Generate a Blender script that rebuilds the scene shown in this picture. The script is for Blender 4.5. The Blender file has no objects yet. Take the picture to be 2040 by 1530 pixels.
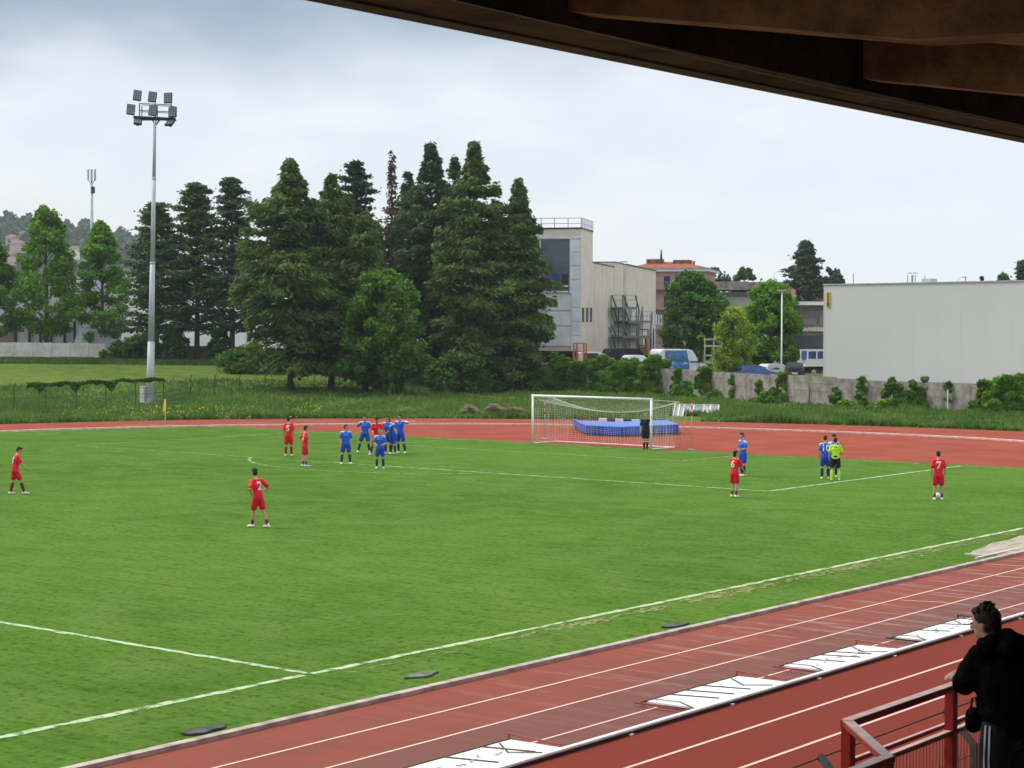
import bpy, bmesh, math, random
import numpy as np
from mathutils import Vector, Matrix
from mathutils.bvhtree import BVHTree
R = math.radians
SC = bpy.context.scene
COL = SC.collection
random.seed(7)
RNG = np.random.default_rng(11)

# ------------------------------------------------------------------ camera
CAM = Vector((54.906, -75.218, 5.978)); YAW = -.67346; PIT = -.030175; ROL = .00269; F = 3654.16
fw = Vector((math.sin(YAW)*math.cos(PIT), math.cos(YAW)*math.cos(PIT), math.sin(PIT)))
rt0 = Vector((math.cos(YAW), -math.sin(YAW), 0)); up0 = rt0.cross(fw)
rt = rt0*math.cos(ROL)+up0*math.sin(ROL); up = -rt0*math.sin(ROL)+up0*math.cos(ROL)
cd = bpy.data.cameras.new('camera'); cam = bpy.data.objects.new('camera', cd); COL.objects.link(cam)
cd.sensor_width = 36; cd.lens = 36*F/2040; cd.clip_start = .1; cd.clip_end = 8000
m3 = Matrix((rt, up, -fw)).transposed(); cam.matrix_world = Matrix.Translation(CAM) @ m3.to_4x4()
SC.camera = cam
FH = Vector((-.62366, .78170, 0)); RH = Vector((.78170, .62366, 0))     # survey axes: away from the stand / along it

def ray(px, py): return fw + rt*((px-1020)/F) - up*((py-765)/F)
def gp(px, py, z=0):                      # surveyed point on the level z
    d = ray(px, py); return CAM + d*((z-CAM.z)/d.z)
def dp(px, py, D): return CAM + ray(px, py)*D
def fl(px, D, z=0):                       # point at distance D in the direction px, level z
    v = dp(px, 700, D); return Vector((v.x, v.y, z))
def zat(px, py, D): return dp(px, py, D).z

# ------------------------------------------------------------------ light
SC.view_settings.view_transform = 'Standard'; SC.view_settings.look = 'None'
SC.view_settings.exposure = 0.6; SC.view_settings.gamma = 1
SUN_EL = R(52); SUN_AZ = Vector((-.95, -.30, 0)).normalized()
sl = bpy.data.lights.new('sun', 'SUN'); sl.energy = 1.9; sl.angle = R(14); sl.color = (1, .96, .90)
so = bpy.data.objects.new('sun', sl); COL.objects.link(so)
sd = Vector((SUN_AZ.x*math.cos(SUN_EL), SUN_AZ.y*math.cos(SUN_EL), math.sin(SUN_EL)))
so.rotation_euler = sd.to_track_quat('Z', 'Y').to_euler()

class NT:
    def __init__(s, tree): s.t = tree; s.n = tree.nodes; s.l = tree.links
    def node(s, typ, **kw):
        n = s.n.new(typ)
        for k, v in kw.items():
            if k in ('ins',):
                for a, b in v.items():
                    if isinstance(b, bpy.types.NodeSocket): s.l.new(b, n.inputs[a])
                    else: n.inputs[a].default_value = b
            else: setattr(n, k, v)
        return n
    def math(s, op, a, b=0.0, clamp=False):
        n = s.node('ShaderNodeMath', operation=op, use_clamp=clamp)
        for i, v in enumerate((a, b)):
            if isinstance(v, bpy.types.NodeSocket): s.l.new(v, n.inputs[i])
            else: n.inputs[i].default_value = v
        return n.outputs[0]
    def mix(s, f, a, b):
        n = s.node('ShaderNodeMix', data_type='RGBA')
        for i, v in ((0, f), (6, a), (7, b)):
            if isinstance(v, bpy.types.NodeSocket): s.l.new(v, n.inputs[i])
            else: n.inputs[i].default_value = v if i == 0 else (*v[:3], 1)
        return n.outputs[2]
    def noise(s, vec, scale, det=3, rough=.55):
        n = s.node('ShaderNodeTexNoise'); n.inputs['Scale'].default_value = scale
        n.inputs['Detail'].default_value = det; n.inputs['Roughness'].default_value = rough
        if vec is not None: s.l.new(vec, n.inputs['Vector'])
        return n.outputs['Fac']
    def ss(s, v, a, b):
        n = s.node('ShaderNodeMapRange', interpolation_type='SMOOTHSTEP')
        s.l.new(v, n.inputs[0]); n.inputs[1].default_value = a; n.inputs[2].default_value = b
        return n.outputs[0]
    def mapping(s, vec, sc=(1, 1, 1), rot=(0, 0, 0), loc=(0, 0, 0)):
        n = s.node('ShaderNodeMapping'); s.l.new(vec, n.inputs[0])
        n.inputs['Scale'].default_value = sc; n.inputs['Rotation'].default_value = rot; n.inputs['Location'].default_value = loc
        return n.outputs[0]

w = bpy.data.worlds.new('World'); SC.world = w; w.use_nodes = True
T = NT(w.node_tree); T.n.clear()
tc = T.node('ShaderNodeTexCoord').outputs['Generated']
sep = T.node('ShaderNodeSeparateXYZ'); T.l.new(tc, sep.inputs[0]); zz = sep.outputs[2]
def wdot(v):
    n = T.node('ShaderNodeVectorMath', operation='DOT_PRODUCT'); T.l.new(tc, n.inputs[0]); n.inputs[1].default_value = v
    return n.outputs['Value']
uu = wdot(tuple(RH))
mp = T.mapping(tc, (1, 1, 2.8), loc=(.3, .1, .0))
n1 = T.noise(mp, 5.5, 4, .5); n2 = T.noise(mp, 13, 4, .55)
hi = T.ss(T.math('ADD', zz, T.math('MULTIPLY', T.math('SUBTRACT', n1, .5), .10)), .118, .182)
left = T.ss(T.math('MULTIPLY', uu, -1), -.22, .06)
dark = T.math('MULTIPLY', hi, T.math('ADD', T.math('MULTIPLY', left, .75), .25))
low = T.ss(zz, .0, .11)
base = T.mix(low, (.60, .63, .64), (.53, .58, .635))
wisp = T.math('MULTIPLY', T.ss(n2, .40, .70), .5)
base = T.mix(wisp, base, (.66, .675, .69))
rgt = T.math('MULTIPLY', T.ss(uu, 0, .24), .5)
base = T.mix(rgt, base, (.58, .615, .69))
wm = T.math('MULTIPLY', T.math('MULTIPLY', T.ss(T.math('MULTIPLY', uu, -1), .02, .25), T.ss(zz, .09, .02)), .8)
base = T.mix(wm, base, (.63, .62, .58))
cl = T.mix(dark, base, (.20, .265, .35))
big = T.noise(T.mapping(tc, (1, 1, 1.6)), 2.3, 3, .5)
top = T.mix(T.ss(big, .35, .68), (.62, .68, .74), (.95, .98, 1.0))
cl = T.mix(T.ss(zz, .21, .45), cl, top)
skyt = T.node('ShaderNodeTexSky', sky_type='NISHITA', sun_disc=False); skyt.sun_elevation = SUN_EL
skyt.sun_rotation = math.atan2(SUN_AZ.x, SUN_AZ.y)
b1 = T.node('ShaderNodeBackground', ins={0: skyt.outputs[0], 1: .05})
b2 = T.node('ShaderNodeBackground', ins={0: cl, 1: 1.07})
mx = T.node('ShaderNodeMixShader', ins={0: .93}); T.l.new(b1.outputs[0], mx.inputs[1]); T.l.new(b2.outputs[0], mx.inputs[2])
T.l.new(mx.outputs[0], T.node('ShaderNodeOutputWorld').inputs[0])

# ------------------------------------------------------------------ helpers
class MB:
    """collects geometry, links it as ONE mesh object"""
    def __init__(s): s.v = []; s.f = []; s.m = []
    def add(s, vs, fs, mi=0):
        o = len(s.v); s.v += [tuple(v) for v in vs]; s.f += [tuple(i+o for i in f) for f in fs]; s.m += [mi]*len(fs); return s
    def box(s, a, b, mi=0, M=None):
        x0, y0, z0 = a; x1, y1, z1 = b
        vs = [(x0, y0, z0), (x1, y0, z0), (x1, y1, z0), (x0, y1, z0), (x0, y0, z1), (x1, y0, z1), (x1, y1, z1), (x0, y1, z1)]
        if M is not None: vs = [M @ Vector(v) for v in vs]
        return s.add(vs, [(3, 2, 1, 0), (4, 5, 6, 7), (0, 1, 5, 4), (1, 2, 6, 5), (2, 3, 7, 6), (3, 0, 4, 7)], mi)
    def beam(s, p, q, wd, ht, mi=0, upv=(0, 0, 1)):
        p = Vector(p); q = Vector(q); d = (q-p).normalized(); u = Vector(upv)
        if abs(d.dot(u)) > .98: u = Vector((0, 1, 0))
        x = d.cross(u).normalized(); u = x.cross(d)
        vs = [c + x*sx*wd/2 + u*su*ht/2 for c in (p, q) for sx, su in ((-1, -1), (1, -1), (1, 1), (-1, 1))]
        return s.add(vs, [(0, 1, 2, 3), (7, 6, 5, 4), (0, 4, 5, 1), (1, 5, 6, 2), (2, 6, 7, 3), (3, 7, 4, 0)], mi)
    def tube(s, pts, rs, n=8, mi=0, cap=True, ry=None, ref=None):
        """rings along pts; rs radii (or (rx,ry)); ref fixes the side axis of elliptical sections"""
        pts = [Vector(p) for p in pts]; o = len(s.v)
        if not hasattr(rs, '__len__'): rs = [rs]*len(pts)
        px = None
        for i, p in enumerate(pts):
            a = pts[max(i-1, 0)]; b = pts[min(i+1, len(pts)-1)]; d = (b-a).normalized()
            if ref is not None: x = Vector(ref)
            elif px is None: x = Vector((1, 0, 0)) if abs(d.x) < .8 else Vector((0, 1, 0))
            else: x = px
            x = (x - d*x.dot(d)).normalized(); y = d.cross(x); px = x
            r = rs[i]; rx, ry_ = (r if hasattr(r, '__len__') else (r, r))
            for k in range(n):
                t = 2*math.pi*k/n; s.v.append(tuple(p + x*math.cos(t)*rx + y*math.sin(t)*ry_))
        for i in range(len(pts)-1):
            for k in range(n):
                s.f.append((o+i*n+k, o+i*n+(k+1) % n, o+(i+1)*n+(k+1) % n, o+(i+1)*n+k)); s.m.append(mi)
        if cap:
            s.f.append(tuple(o+k for k in range(n))[::-1]); s.m.append(mi)
            s.f.append(tuple(o+(len(pts)-1)*n+k for k in range(n))); s.m.append(mi)
        return s
    def limb(s, pts, rs, n=12, ref=None, mi=0):
        """closed limb with rounded ends"""
        pts = [Vector(p) for p in pts]; rs = [r if hasattr(r, '__len__') else (r, r) for r in rs]
        d0 = (pts[0]-pts[1]).normalized(); d1 = (pts[-1]-pts[-2]).normalized()
        P = []; Q = []
        for a in (80, 50, 22):
            t = R(a); P.append(pts[0]+d0*min(rs[0])*math.sin(t)); Q.append((rs[0][0]*math.cos(t), rs[0][1]*math.cos(t)))
        P += pts; Q += rs
        for a in (22, 50, 80):
            t = R(a); P.append(pts[-1]+d1*min(rs[-1])*math.sin(t)); Q.append((rs[-1][0]*math.cos(t), rs[-1][1]*math.cos(t)))
        return s.tube(P, Q, n, mi, True, ref=ref)
    def ell(s, c, r, mi=0, n=14, m=9, M=None):
        c = Vector(c); vs = []; fs = []
        if not hasattr(r, '__len__'): r = (r, r, r)
        for i in range(m+1):
            ph = math.pi*i/m
            for k in range(n):
                t = 2*math.pi*k/n
                v = Vector((r[0]*math.sin(ph)*math.cos(t), r[1]*math.sin(ph)*math.sin(t), r[2]*math.cos(ph)))
                if M is not None: v = M @ v
                vs.append(c+v)
        for i in range(m):
            for k in range(n): fs.append((i*n+k, (i+1)*n+k, (i+1)*n+(k+1) % n, i*n+(k+1) % n))
        return s.add(vs, fs, mi)
    def prism(s, poly, z0, z1, mi=0, M=None):
        """poly [(x,y)] ccw, extruded z0..z1"""
        n = len(poly); vs = [(x, y, z0) for x, y in poly]+[(x, y, z1) for x, y in poly]
        if M is not None: vs = [M @ Vector(v) for v in vs]
        fs = [tuple(range(n))[::-1], tuple(range(n, 2*n))]+[(i, (i+1) % n, n+(i+1) % n, n+i) for i in range(n)]
        return s.add(vs, fs, mi)
    def build(s, name, mat, parent=None, smooth=False, bevel=0):
        me = bpy.data.meshes.new(name); me.from_pydata(s.v, [], s.f)
        mats = mat if isinstance(mat, (list, tuple)) else [mat]
        for m_ in mats: me.materials.append(m_)
        if len(mats) > 1: me.polygons.foreach_set('material_index', s.m)
        if bevel:
            bm = bmesh.new(); bm.from_mesh(me); bmesh.ops.remove_doubles(bm, verts=bm.verts, dist=1e-4)
            bmesh.ops.bevel(bm, geom=[e for e in bm.edges if len(e.link_faces) == 2 and e.calc_face_angle(0) > .5], offset=bevel, segments=2, affect='EDGES', clamp_overlap=True)
            bm.to_mesh(me); bm.free()
        if smooth: me.polygons.foreach_set('use_smooth', [True]*len(me.polygons))
        me.update()
        o = bpy.data.objects.new(name, me); COL.objects.link(o)
        if parent is not None: o.parent = parent
        return o
    def remesh(s, name, mat, parent=None, voxel=.02, it=3):
        """one continuous skin over the collected overlapping volumes"""
        o = s.build(name, mat, parent, True)
        a = o.modifiers.new('r', 'REMESH'); a.mode = 'VOXEL'; a.voxel_size = voxel; a.use_smooth_shade = True
        b = o.modifiers.new('s', 'SMOOTH'); b.factor = .5; b.iterations = it
        dg = bpy.context.evaluated_depsgraph_get(); me = bpy.data.meshes.new_from_object(o.evaluated_get(dg))
        o.modifiers.clear(); me.name = name; o.data = me
        me.materials.clear()
        for m_ in (mat if isinstance(mat, (list, tuple)) else [mat]): me.materials.append(m_)
        me.polygons.foreach_set('use_smooth', [True]*len(me.polygons))
        return o

def tag(o, label=None, cat=None, group=None, kind=None):
    if label: o['label'] = label
    if cat: o['category'] = cat
    if group: o['group'] = group
    if kind: o['kind'] = kind
    return o
def empty(name, loc, rz=0):
    o = bpy.data.objects.new(name, None); COL.objects.link(o); o.location = loc; o.rotation_euler = (0, 0, rz)
    o.empty_display_size = .3; return o
def copy_tree(o, parent=None):
    c = o.copy(); COL.objects.link(c); c.parent = parent
    for ch in list(o.children): copy_tree(ch, c)
    return c
def mesh_np(name, V, Fc, mat, parent=None, tint=None):
    me = bpy.data.meshes.new(name); n = len(V); k = Fc.shape[1]; m = len(Fc)
    me.vertices.add(n); me.vertices.foreach_set('co', V.astype(np.float32).ravel())
    me.loops.add(m*k); me.loops.foreach_set('vertex_index', Fc.astype(np.int32).ravel())
    me.polygons.add(m); me.polygons.foreach_set('loop_start', np.arange(m, dtype=np.int32)*k)
    me.update(calc_edges=True)
    if tint is not None:
        a = me.attributes.new('tint', 'FLOAT', 'FACE'); a.data.foreach_set('value', tint.astype(np.float32))
    me.materials.append(mat)
    o = bpy.data.objects.new(name, me); COL.objects.link(o)
    if parent is not None: o.parent = parent
    return o

# ------------------------------------------------------------------ materials
MATS = {}
def mat(name, col, rough=.8, var=.12, scale=3.0, bump=0.0, bscale=None, spec=.3, metal=0, col2=None, det=4, obj=True, trans=0):
    if name in MATS: return MATS[name]
    m = bpy.data.materials.new(name); m.use_nodes = True; t = NT(m.node_tree); bs = t.n['Principled BSDF']
    co = t.node('ShaderNodeTexCoord').outputs['Object' if obj else 'Generated']
    nz = t.noise(co, scale, det)
    c2 = col2 or tuple(min(1, c*(1+var*2)) for c in col); c1 = tuple(c*(1-var*2) for c in col) if col2 is None else col
    t.l.new(t.mix(t.ss(nz, .3, .7), c1, c2), bs.inputs['Base Color'])
    bs.inputs['Roughness'].default_value = rough; bs.inputs['Metallic'].default_value = metal
    bs.inputs['Specular IOR Level'].default_value = spec
    if trans: bs.inputs['Transmission Weight'].default_value = trans
    if bump:
        b = t.node('ShaderNodeBump'); b.inputs['Strength'].default_value = bump; b.inputs['Distance'].default_value = .05
        t.l.new(t.noise(co, bscale or scale*4, 4), b.inputs['Height']); t.l.new(b.outputs[0], bs.inputs['Normal'])
    MATS[name] = m; return m

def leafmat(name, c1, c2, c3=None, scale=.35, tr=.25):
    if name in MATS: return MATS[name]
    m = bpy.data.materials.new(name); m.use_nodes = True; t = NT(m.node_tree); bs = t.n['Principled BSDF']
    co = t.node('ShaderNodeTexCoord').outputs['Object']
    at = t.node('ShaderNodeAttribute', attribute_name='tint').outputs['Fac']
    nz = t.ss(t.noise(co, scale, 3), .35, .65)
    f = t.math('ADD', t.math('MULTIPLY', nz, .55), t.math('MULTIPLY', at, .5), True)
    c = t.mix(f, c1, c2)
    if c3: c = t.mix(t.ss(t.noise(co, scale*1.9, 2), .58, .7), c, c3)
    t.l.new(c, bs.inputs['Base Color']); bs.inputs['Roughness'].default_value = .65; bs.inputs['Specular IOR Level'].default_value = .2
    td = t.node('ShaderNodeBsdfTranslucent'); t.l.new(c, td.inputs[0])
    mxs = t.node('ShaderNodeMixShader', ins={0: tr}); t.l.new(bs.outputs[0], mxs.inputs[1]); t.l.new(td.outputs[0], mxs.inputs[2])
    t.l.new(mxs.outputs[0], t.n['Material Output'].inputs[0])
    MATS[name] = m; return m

def grassmat(name, ca, cb, cc, fine=(9, 9, 9), big=.06, dry=None, drylo=.62):
    m = bpy.data.materials.new(name); m.use_nodes = True; t = NT(m.node_tree); bs = t.n['Principled BSDF']
    co = t.node('ShaderNodeTexCoord').outputs['Object']
    g1 = t.ss(t.noise(co, big, 4, .6), .35, .65); g2 = t.ss(t.noise(co, .55, 5, .65), .32, .68)
    g3 = t.noise(co, 5.5, 5, .75)
    c = t.mix(g1, ca, cb); c = t.mix(t.math('MULTIPLY', g2, .6), c, cc)
    c = t.mix(t.math('MULTIPLY', t.ss(g3, .50, .34), .85), c, tuple(v*.4 for v in ca))
    c = t.mix(t.math('MULTIPLY', t.ss(t.noise(co, 9, 4, .8), .52, .68), .65), c, tuple(v*1.6 for v in cb))
    st_ = t.noise(t.mapping(co, (.35, 2.6, 1), (0, 0, R(-38.6))), 1.3, 5, .7)
    c = t.mix(t.math('MULTIPLY', t.ss(st_, .50, .30), .42), c, tuple(v*.5 for v in ca))
    c = t.mix(t.math('MULTIPLY', t.ss(st_, .52, .72), .35), c, tuple(v*1.45 for v in cb))
    if dry: c = t.mix(t.math('MULTIPLY', t.ss(t.noise(co, .9, 5, .7), drylo, drylo+.12), .7), c, dry)
    t.l.new(c, bs.inputs['Base Color']); bs.inputs['Roughness'].default_value = .95; bs.inputs['Specular IOR Level'].default_value = .0
    bs.inputs['Sheen Weight'].default_value = .07; bs.inputs['Sheen Roughness'].default_value = .5; bs.inputs['Sheen Tint'].default_value = (.55, .85, .30, 1)
    b = t.node('ShaderNodeBump'); b.inputs['Strength'].default_value = .6; b.inputs['Distance'].default_value = .09
    t.l.new(t.noise(co, 4.5, 6, .75), b.inputs['Height']); t.l.new(b.outputs[0], bs.inputs['Normal'])
    return m

M_pitch = grassmat('pitch_grass', (.050, .116, .013), (.080, .162, .021), (.120, .20, .045))
M_ground = grassmat('rough_grass', (.050, .100, .016), (.095, .140, .026), (.145, .18, .045), dry=(.20, .21, .06), drylo=.55)
M_white = mat('white_paint', (.80, .80, .78), .45, .03, 4)
M_steel = mat('galvanised_steel', (.40, .44, .47), .5, .05, 1.2)
M_dark = mat('dark_metal', (.035, .038, .045), .5, .1, 5)
M_black = mat('black_rubber', (.02, .02, .022), .7, .1, 5)
M_glass = mat('window_glass', (.03, .045, .06), .08, .1, 2, spec=.6)
M_conc = mat('weathered_concrete', (.19, .165, .148), .9, .2, 1.3, .4, 8, col2=(.36, .315, .285))
M_concl = mat('pale_concrete', (.52, .48, .43), .9, .12, 1.1, .3, 8, col2=(.70, .65, .60))
M_red = mat('red_enamel', (.36, .018, .012), .4, .08, 6, spec=.35)
M_skin = mat('skin', (.50, .29, .21), .6, .05, 6)
M_hair = mat('dark_hair', (.018, .012, .010), .7, .2, 40, .5, 60)

def trackmat():
    m = bpy.data.materials.new('running_track_rubber'); m.use_nodes = True; t = NT(m.node_tree); bs = t.n['Principled BSDF']
    co = t.node('ShaderNodeTexCoord').outputs['Object']
    s_ = t.node('ShaderNodeSeparateXYZ'); t.l.new(co, s_.inputs[0])
    g = t.noise(co, .35, 4, .6); fine = t.noise(co, 30, 3, .7)
    c = t.mix(t.ss(g, .3, .7), (.235, .050, .029), (.305, .070, .041))
    # worn greyish lanes on the near straight, darker red outside the rail
    nearx = t.math('MULTIPLY', t.ss(s_.outputs[0], 33.5, 36), t.ss(s_.outputs[0], 39.6, 39.2))
    lane3 = t.math('MULTIPLY', nearx, t.ss(s_.outputs[0], 37.2, 37.6))
    c = t.mix(t.math('MULTIPLY', nearx, .75), c, t.mix(t.ss(t.noise(co, .8, 4, .6), .35, .65), (.185, .068, .055), (.235, .072, .055)))
    c = t.mix(t.math('MULTIPLY', lane3, .55), c, (.145, .085, .070))
    c = t.mix(t.math('MULTIPLY', t.ss(fine, .45, .7), .25), c, (.20, .05, .035))
    outer = t.ss(s_.outputs[0], 39.4, 39.7)
    c = t.mix(t.math('MULTIPLY', outer, .85), c, (.175, .030, .020))
    wet = t.math('MULTIPLY', nearx, t.ss(t.noise(t.mapping(co, (.35, 2.4, 1), (0, 0, R(-38.6))), 1.1, 6, .75), .50, .66))
    wet = t.math('MULTIPLY', wet, t.ss(s_.outputs[1], -60, -38))
    c = t.mix(t.math('MULTIPLY', wet, .35), c, (.27, .15, .125))
    t.l.new(c, bs.inputs['Base Color'])
    t.l.new(t.math('SUBTRACT', .85, t.math('MULTIPLY', wet, .50)), bs.inputs['Roughness'])
    t.l.new(t.math('ADD', .06, t.math('MULTIPLY', wet, .40)), bs.inputs['Specular IOR Level'])
    b = t.node('ShaderNodeBump'); b.inputs['Strength'].default_value = .15; b.inputs['Distance'].default_value = .01
    t.l.new(fine, b.inputs['Height']); t.l.new(b.outputs[0], bs.inputs['Normal'])
    return m
M_track = trackmat()
def linemat(name, wh, under, thr=.36, sc=3.0):
    m = bpy.data.materials.new(name); m.use_nodes = True; t = NT(m.node_tree); bs = t.n['Principled BSDF']
    co = t.node('ShaderNodeTexCoord').outputs['Object']
    f = t.ss(t.noise(co, sc, 5, .7), thr, thr+.18)
    t.l.new(t.mix(f, under, wh), bs.inputs['Base Color']); bs.inputs['Roughness'].default_value = .9
    return m
M_pline = linemat('chalk_line', (.42, .51, .30), (.08, .17, .03), .36)
M_pline2 = linemat('faint_chalk_line', (.28, .40, .15), (.08, .18, .02), .42, 1.6)
M_tline = linemat('track_line_paint', (.74, .45, .38), (.45, .20, .16), .26, 4)
M_dry = grassmat('worn_grass', (.22, .21, .09), (.32, .29, .14), (.14, .20, .05))
M_sand = mat('sand', (.36, .30, .24), .95, .15, 3, .5, 12)

# ------------------------------------------------------------------ terrain
def sst(a, b, x):
    t = min(1, max(0, (x-a)/(b-a))); return t*t*(3-2*t)
def terrain(x, y):
    v = Vector((x-CAM.x, y-CAM.y, 0)); D = v.dot(FH); L = v.dot(RH)
    px = 1020+F*L/max(D, 1)
    z = -.03
    if D > 20: z += 2.33*sst(146, 190, D)*(1-sst(560, 980, px))
    if D > 190: z += 0
    return z
WALL = [(-260, 199, 2.3, 4.45), (0, 198, 2.3, 4.4), (210, 197, 2.3, 4.3), (470, 195, 2.2, 4.0), (640, 193, 1.4, 3.3), (740, 192, .9, 2.9), (850, 189, .35, 2.6), (980, 186, .05, 2.5), (1100, 182, 0, 2.5),
        (1220, 175, 0, 2.45), (1330, 167, 0, 2.4), (1430, 159, 0, 2.35), (1530, 150, 0, 2.35), (1614, 143.5, 0, 2.4), (1750, 137.5, 0, 2.12), (1886, 132, 0, 2.2), (1960, 129, 0, 1.95), (2160, 123, 0, 1.95)]
def grid_ground():
    vs = []; fs = []
    xs = list(np.linspace(-230, 130, 121)); ys = list(np.linspace(-150, 260, 137))
    for j, y in enumerate(ys):
        for i, x in enumerate(xs): vs.append((x, y, terrain(x, y)))
    nx = len(xs)
    for j in range(len(ys)-1):
        for i in range(nx-1): fs.append((j*nx+i, j*nx+i+1, (j+1)*nx+i+1, (j+1)*nx+i))
    # far skirt out to the horizon
    S = 5000; o = len(vs)
    z = -.03
    ring = [(xs[0], ys[0]), (xs[-1], ys[0]), (xs[-1], ys[-1]), (xs[0], ys[-1])]
    for x, y in ring: vs.append((x, y, z))
    for x, y in ((-1590, -290), (390, -290), (390, 1340), (-1590, 1340)): vs.append((x, y, z))
    for k in range(4): fs.append((o+k, o+4+k, o+4+(k+1) % 4, o+(k+1) % 4))
    return MB().add(vs, fs)
g = grid_ground().build('ground', M_ground, smooth=True); g['kind'] = 'structure'

def catmull(P, n=8, closed=False):
    out = []; P = [Vector((*p, 0)) if len(p) == 2 else Vector(p) for p in P]
    for i in range(len(P)-1):
        a = P[max(i-1, 0)]; b = P[i]; c = P[i+1]; d = P[min(i+2, len(P)-1)]
        for k in range(n):
            t = k/n; out.append(.5*((2*b)+(c-a)*t+(2*a-5*b+4*c-d)*t*t+(-a+3*b-3*c+d)*t*t*t))
    out.append(P[-1]); return out
INN = [(-34.6, -130), (-34.6, -60), (-34.3, -24), (-33, -11.8), (-31.7, -7.0), (-29.6, -1.5), (-26.8, 3.0), (-23.4, 7.4), (-19.3, 11.4), (-15.0, 14.4), (-6.4, 17.9), (1.4, 19.3), (8.5, 19.5), (15.2, 18.2), (23, 14), (30, 6), (34, -4), (35, -16), (35, -60), (35, -130)]
OUT = [(-42, -130), (-42, -60), (-42, -24), (-41.2, -11.8), (-39.6, -5), (-36.2, 3.4), (-32.6, 8.8), (-28.6, 13.2), (-24.3, 17), (-19.6, 20.2), (-10, 24.8), (-.2, 27.2), (9, 28), (17.5, 27), (28, 22), (38, 12), (43, 0), (45.2, -16), (45.2, -60), (45.2, -130)]
ci = catmull(INN, 8); co_ = catmull(OUT, 8)
def strip(A, B, z, name, m, zz2=None):
    n = len(A); vs = [(p.x, p.y, z) for p in A]+[(p.x, p.y, z) for p in B]
    fs = [(i, i+1, n+i+1, n+i) for i in range(n-1)]
    return MB().add(vs, fs).build(name, m)
trk = MB()
n = len(ci); trk.add([(p.x, p.y, .002) for p in ci]+[(p.x, p.y, .002) for p in co_], [(i, n+i, n+i+1, i+1) for i in range(n-1)])
# the D behind the goal line
dpoly = [p for p in ci if p.y > .9]
xa, xb = dpoly[0].x, dpoly[-1].x
nb = len(dpoly); low_ = [(xa+(xb-xa)*i/(nb-1), .85-.15*math.sin(math.pi*i/(nb-1))) for i in range(nb)]
trk.add([(p.x, p.y, .002) for p in dpoly]+[(x, y, .002) for x, y in low_], [(i, i+1, nb+i+1, nb+i) for i in range(nb-1)])
o = trk.build('running_track', M_track); o['kind'] = 'structure'
# pitch: everything inside the kerb up to the D
left_ = [p for p in ci[:n//2] if p.y <= .9]; right_ = [p for p in ci[n//2:] if p.y <= .9]
pv = [(p.x, p.y, 0) for p in left_]+[(x, y+.02, 0) for x, y in low_]+[(p.x, p.y, 0) for p in right_]
bm = bmesh.new(); bf = bm.faces.new([bm.verts.new(v) for v in pv]); bmesh.ops.triangulate(bm, faces=[bf])
me = bpy.data.meshes.new('pitch'); bm.to_mesh(me); bm.free(); me.materials.append(M_pitch)
o = bpy.data.objects.new('pitch', me); COL.objects.link(o); o['kind'] = 'structure'

def polyline_strip(mb, pts, wd, z, wob=0.0, step=None, lift=0):
    pts = [Vector((p[0], p[1], 0)) for p in pts]
    if step:
        q = []
        for a, b in zip(pts, pts[1:]):
            k = max(1, int((b-a).length/step)); q += [a.lerp(b, i/k) for i in range(k)]
        pts = q+[pts[-1]]
    vs = []; nn = len(pts)
    for i, p in enumerate(pts):
        d = (pts[min(i+1, nn-1)]-pts[max(i-1, 0)]).normalized(); nrm = Vector((-d.y, d.x, 0)); j = random.uniform(-wob, wob)
        w2 = wd/2*(1+random.uniform(-.3, .3)*(wob > 0))
        vs += [(*(p+nrm*(w2+j)).xy, z), (*(p+nrm*(j-w2)).xy, z)]
    mb.add(vs, [(2*i, 2*i+1, 2*i+3, 2*i+2) for i in range(nn-1)])
W = 32.54; HL = 52.73
mk = MB()
polyline_strip(mk, [(W, .06), (W, -52.7)], .15, .006, .02, .25)
polyline_strip(mk, [(W-.02, -52.9), (W-.02, -95)], .17, .006, .02, .25)
polyline_strip(mk, [(W-.1, -HL), (-W, -HL)], .14, .006, .02, .25)
polyline_strip(mk, [(20.16, -.07), (20.16, -16.4)], .15, .006, .02, .25)
polyline_strip(mk, [(-2, -16.5), (20.24, -16.5)], .12, .006, .02, .25)
o = mk.build('pitch_markings', M_pline); o['kind'] = 'structure'
mk = MB()
polyline_strip(mk, [(-W, 0), (W-.1, 0)], .12, .005, .02, .25)
polyline_strip(mk, [(-20.16, -.07), (-20.16, -16.4)], .12, .005, .02, .25)
polyline_strip(mk, [(-20.24, -16.5), (-2, -16.5)], .11, .005, .02, .25)
polyline_strip(mk, [(9.16, -.07), (9.16, -5.4)], .12, .005, .02, .25)
polyline_strip(mk, [(-9.16, -.07), (-9.16, -5.4)], .12, .005, .02, .25)
polyline_strip(mk, [(-9.24, -5.5), (9.24, -5.5)], .12, .005, .02, .25)
polyline_strip(mk, [(-W, 0), (-W, -90)], .12, .005, .02, .25)
polyline_strip(mk, [(1.2*math.cos(0)-.0, -11), (1.3, -11)], .1, .005)
arc = [(9.15*math.cos(t), -11+9.15*math.sin(t)) for t in np.linspace(R(-143), R(-37), 40)]
polyline_strip(mk, arc, .14, .008, .01)
o = mk.build('faint_pitch_markings', M_pline2); o['kind'] = 'structure'
mk = MB()
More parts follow.
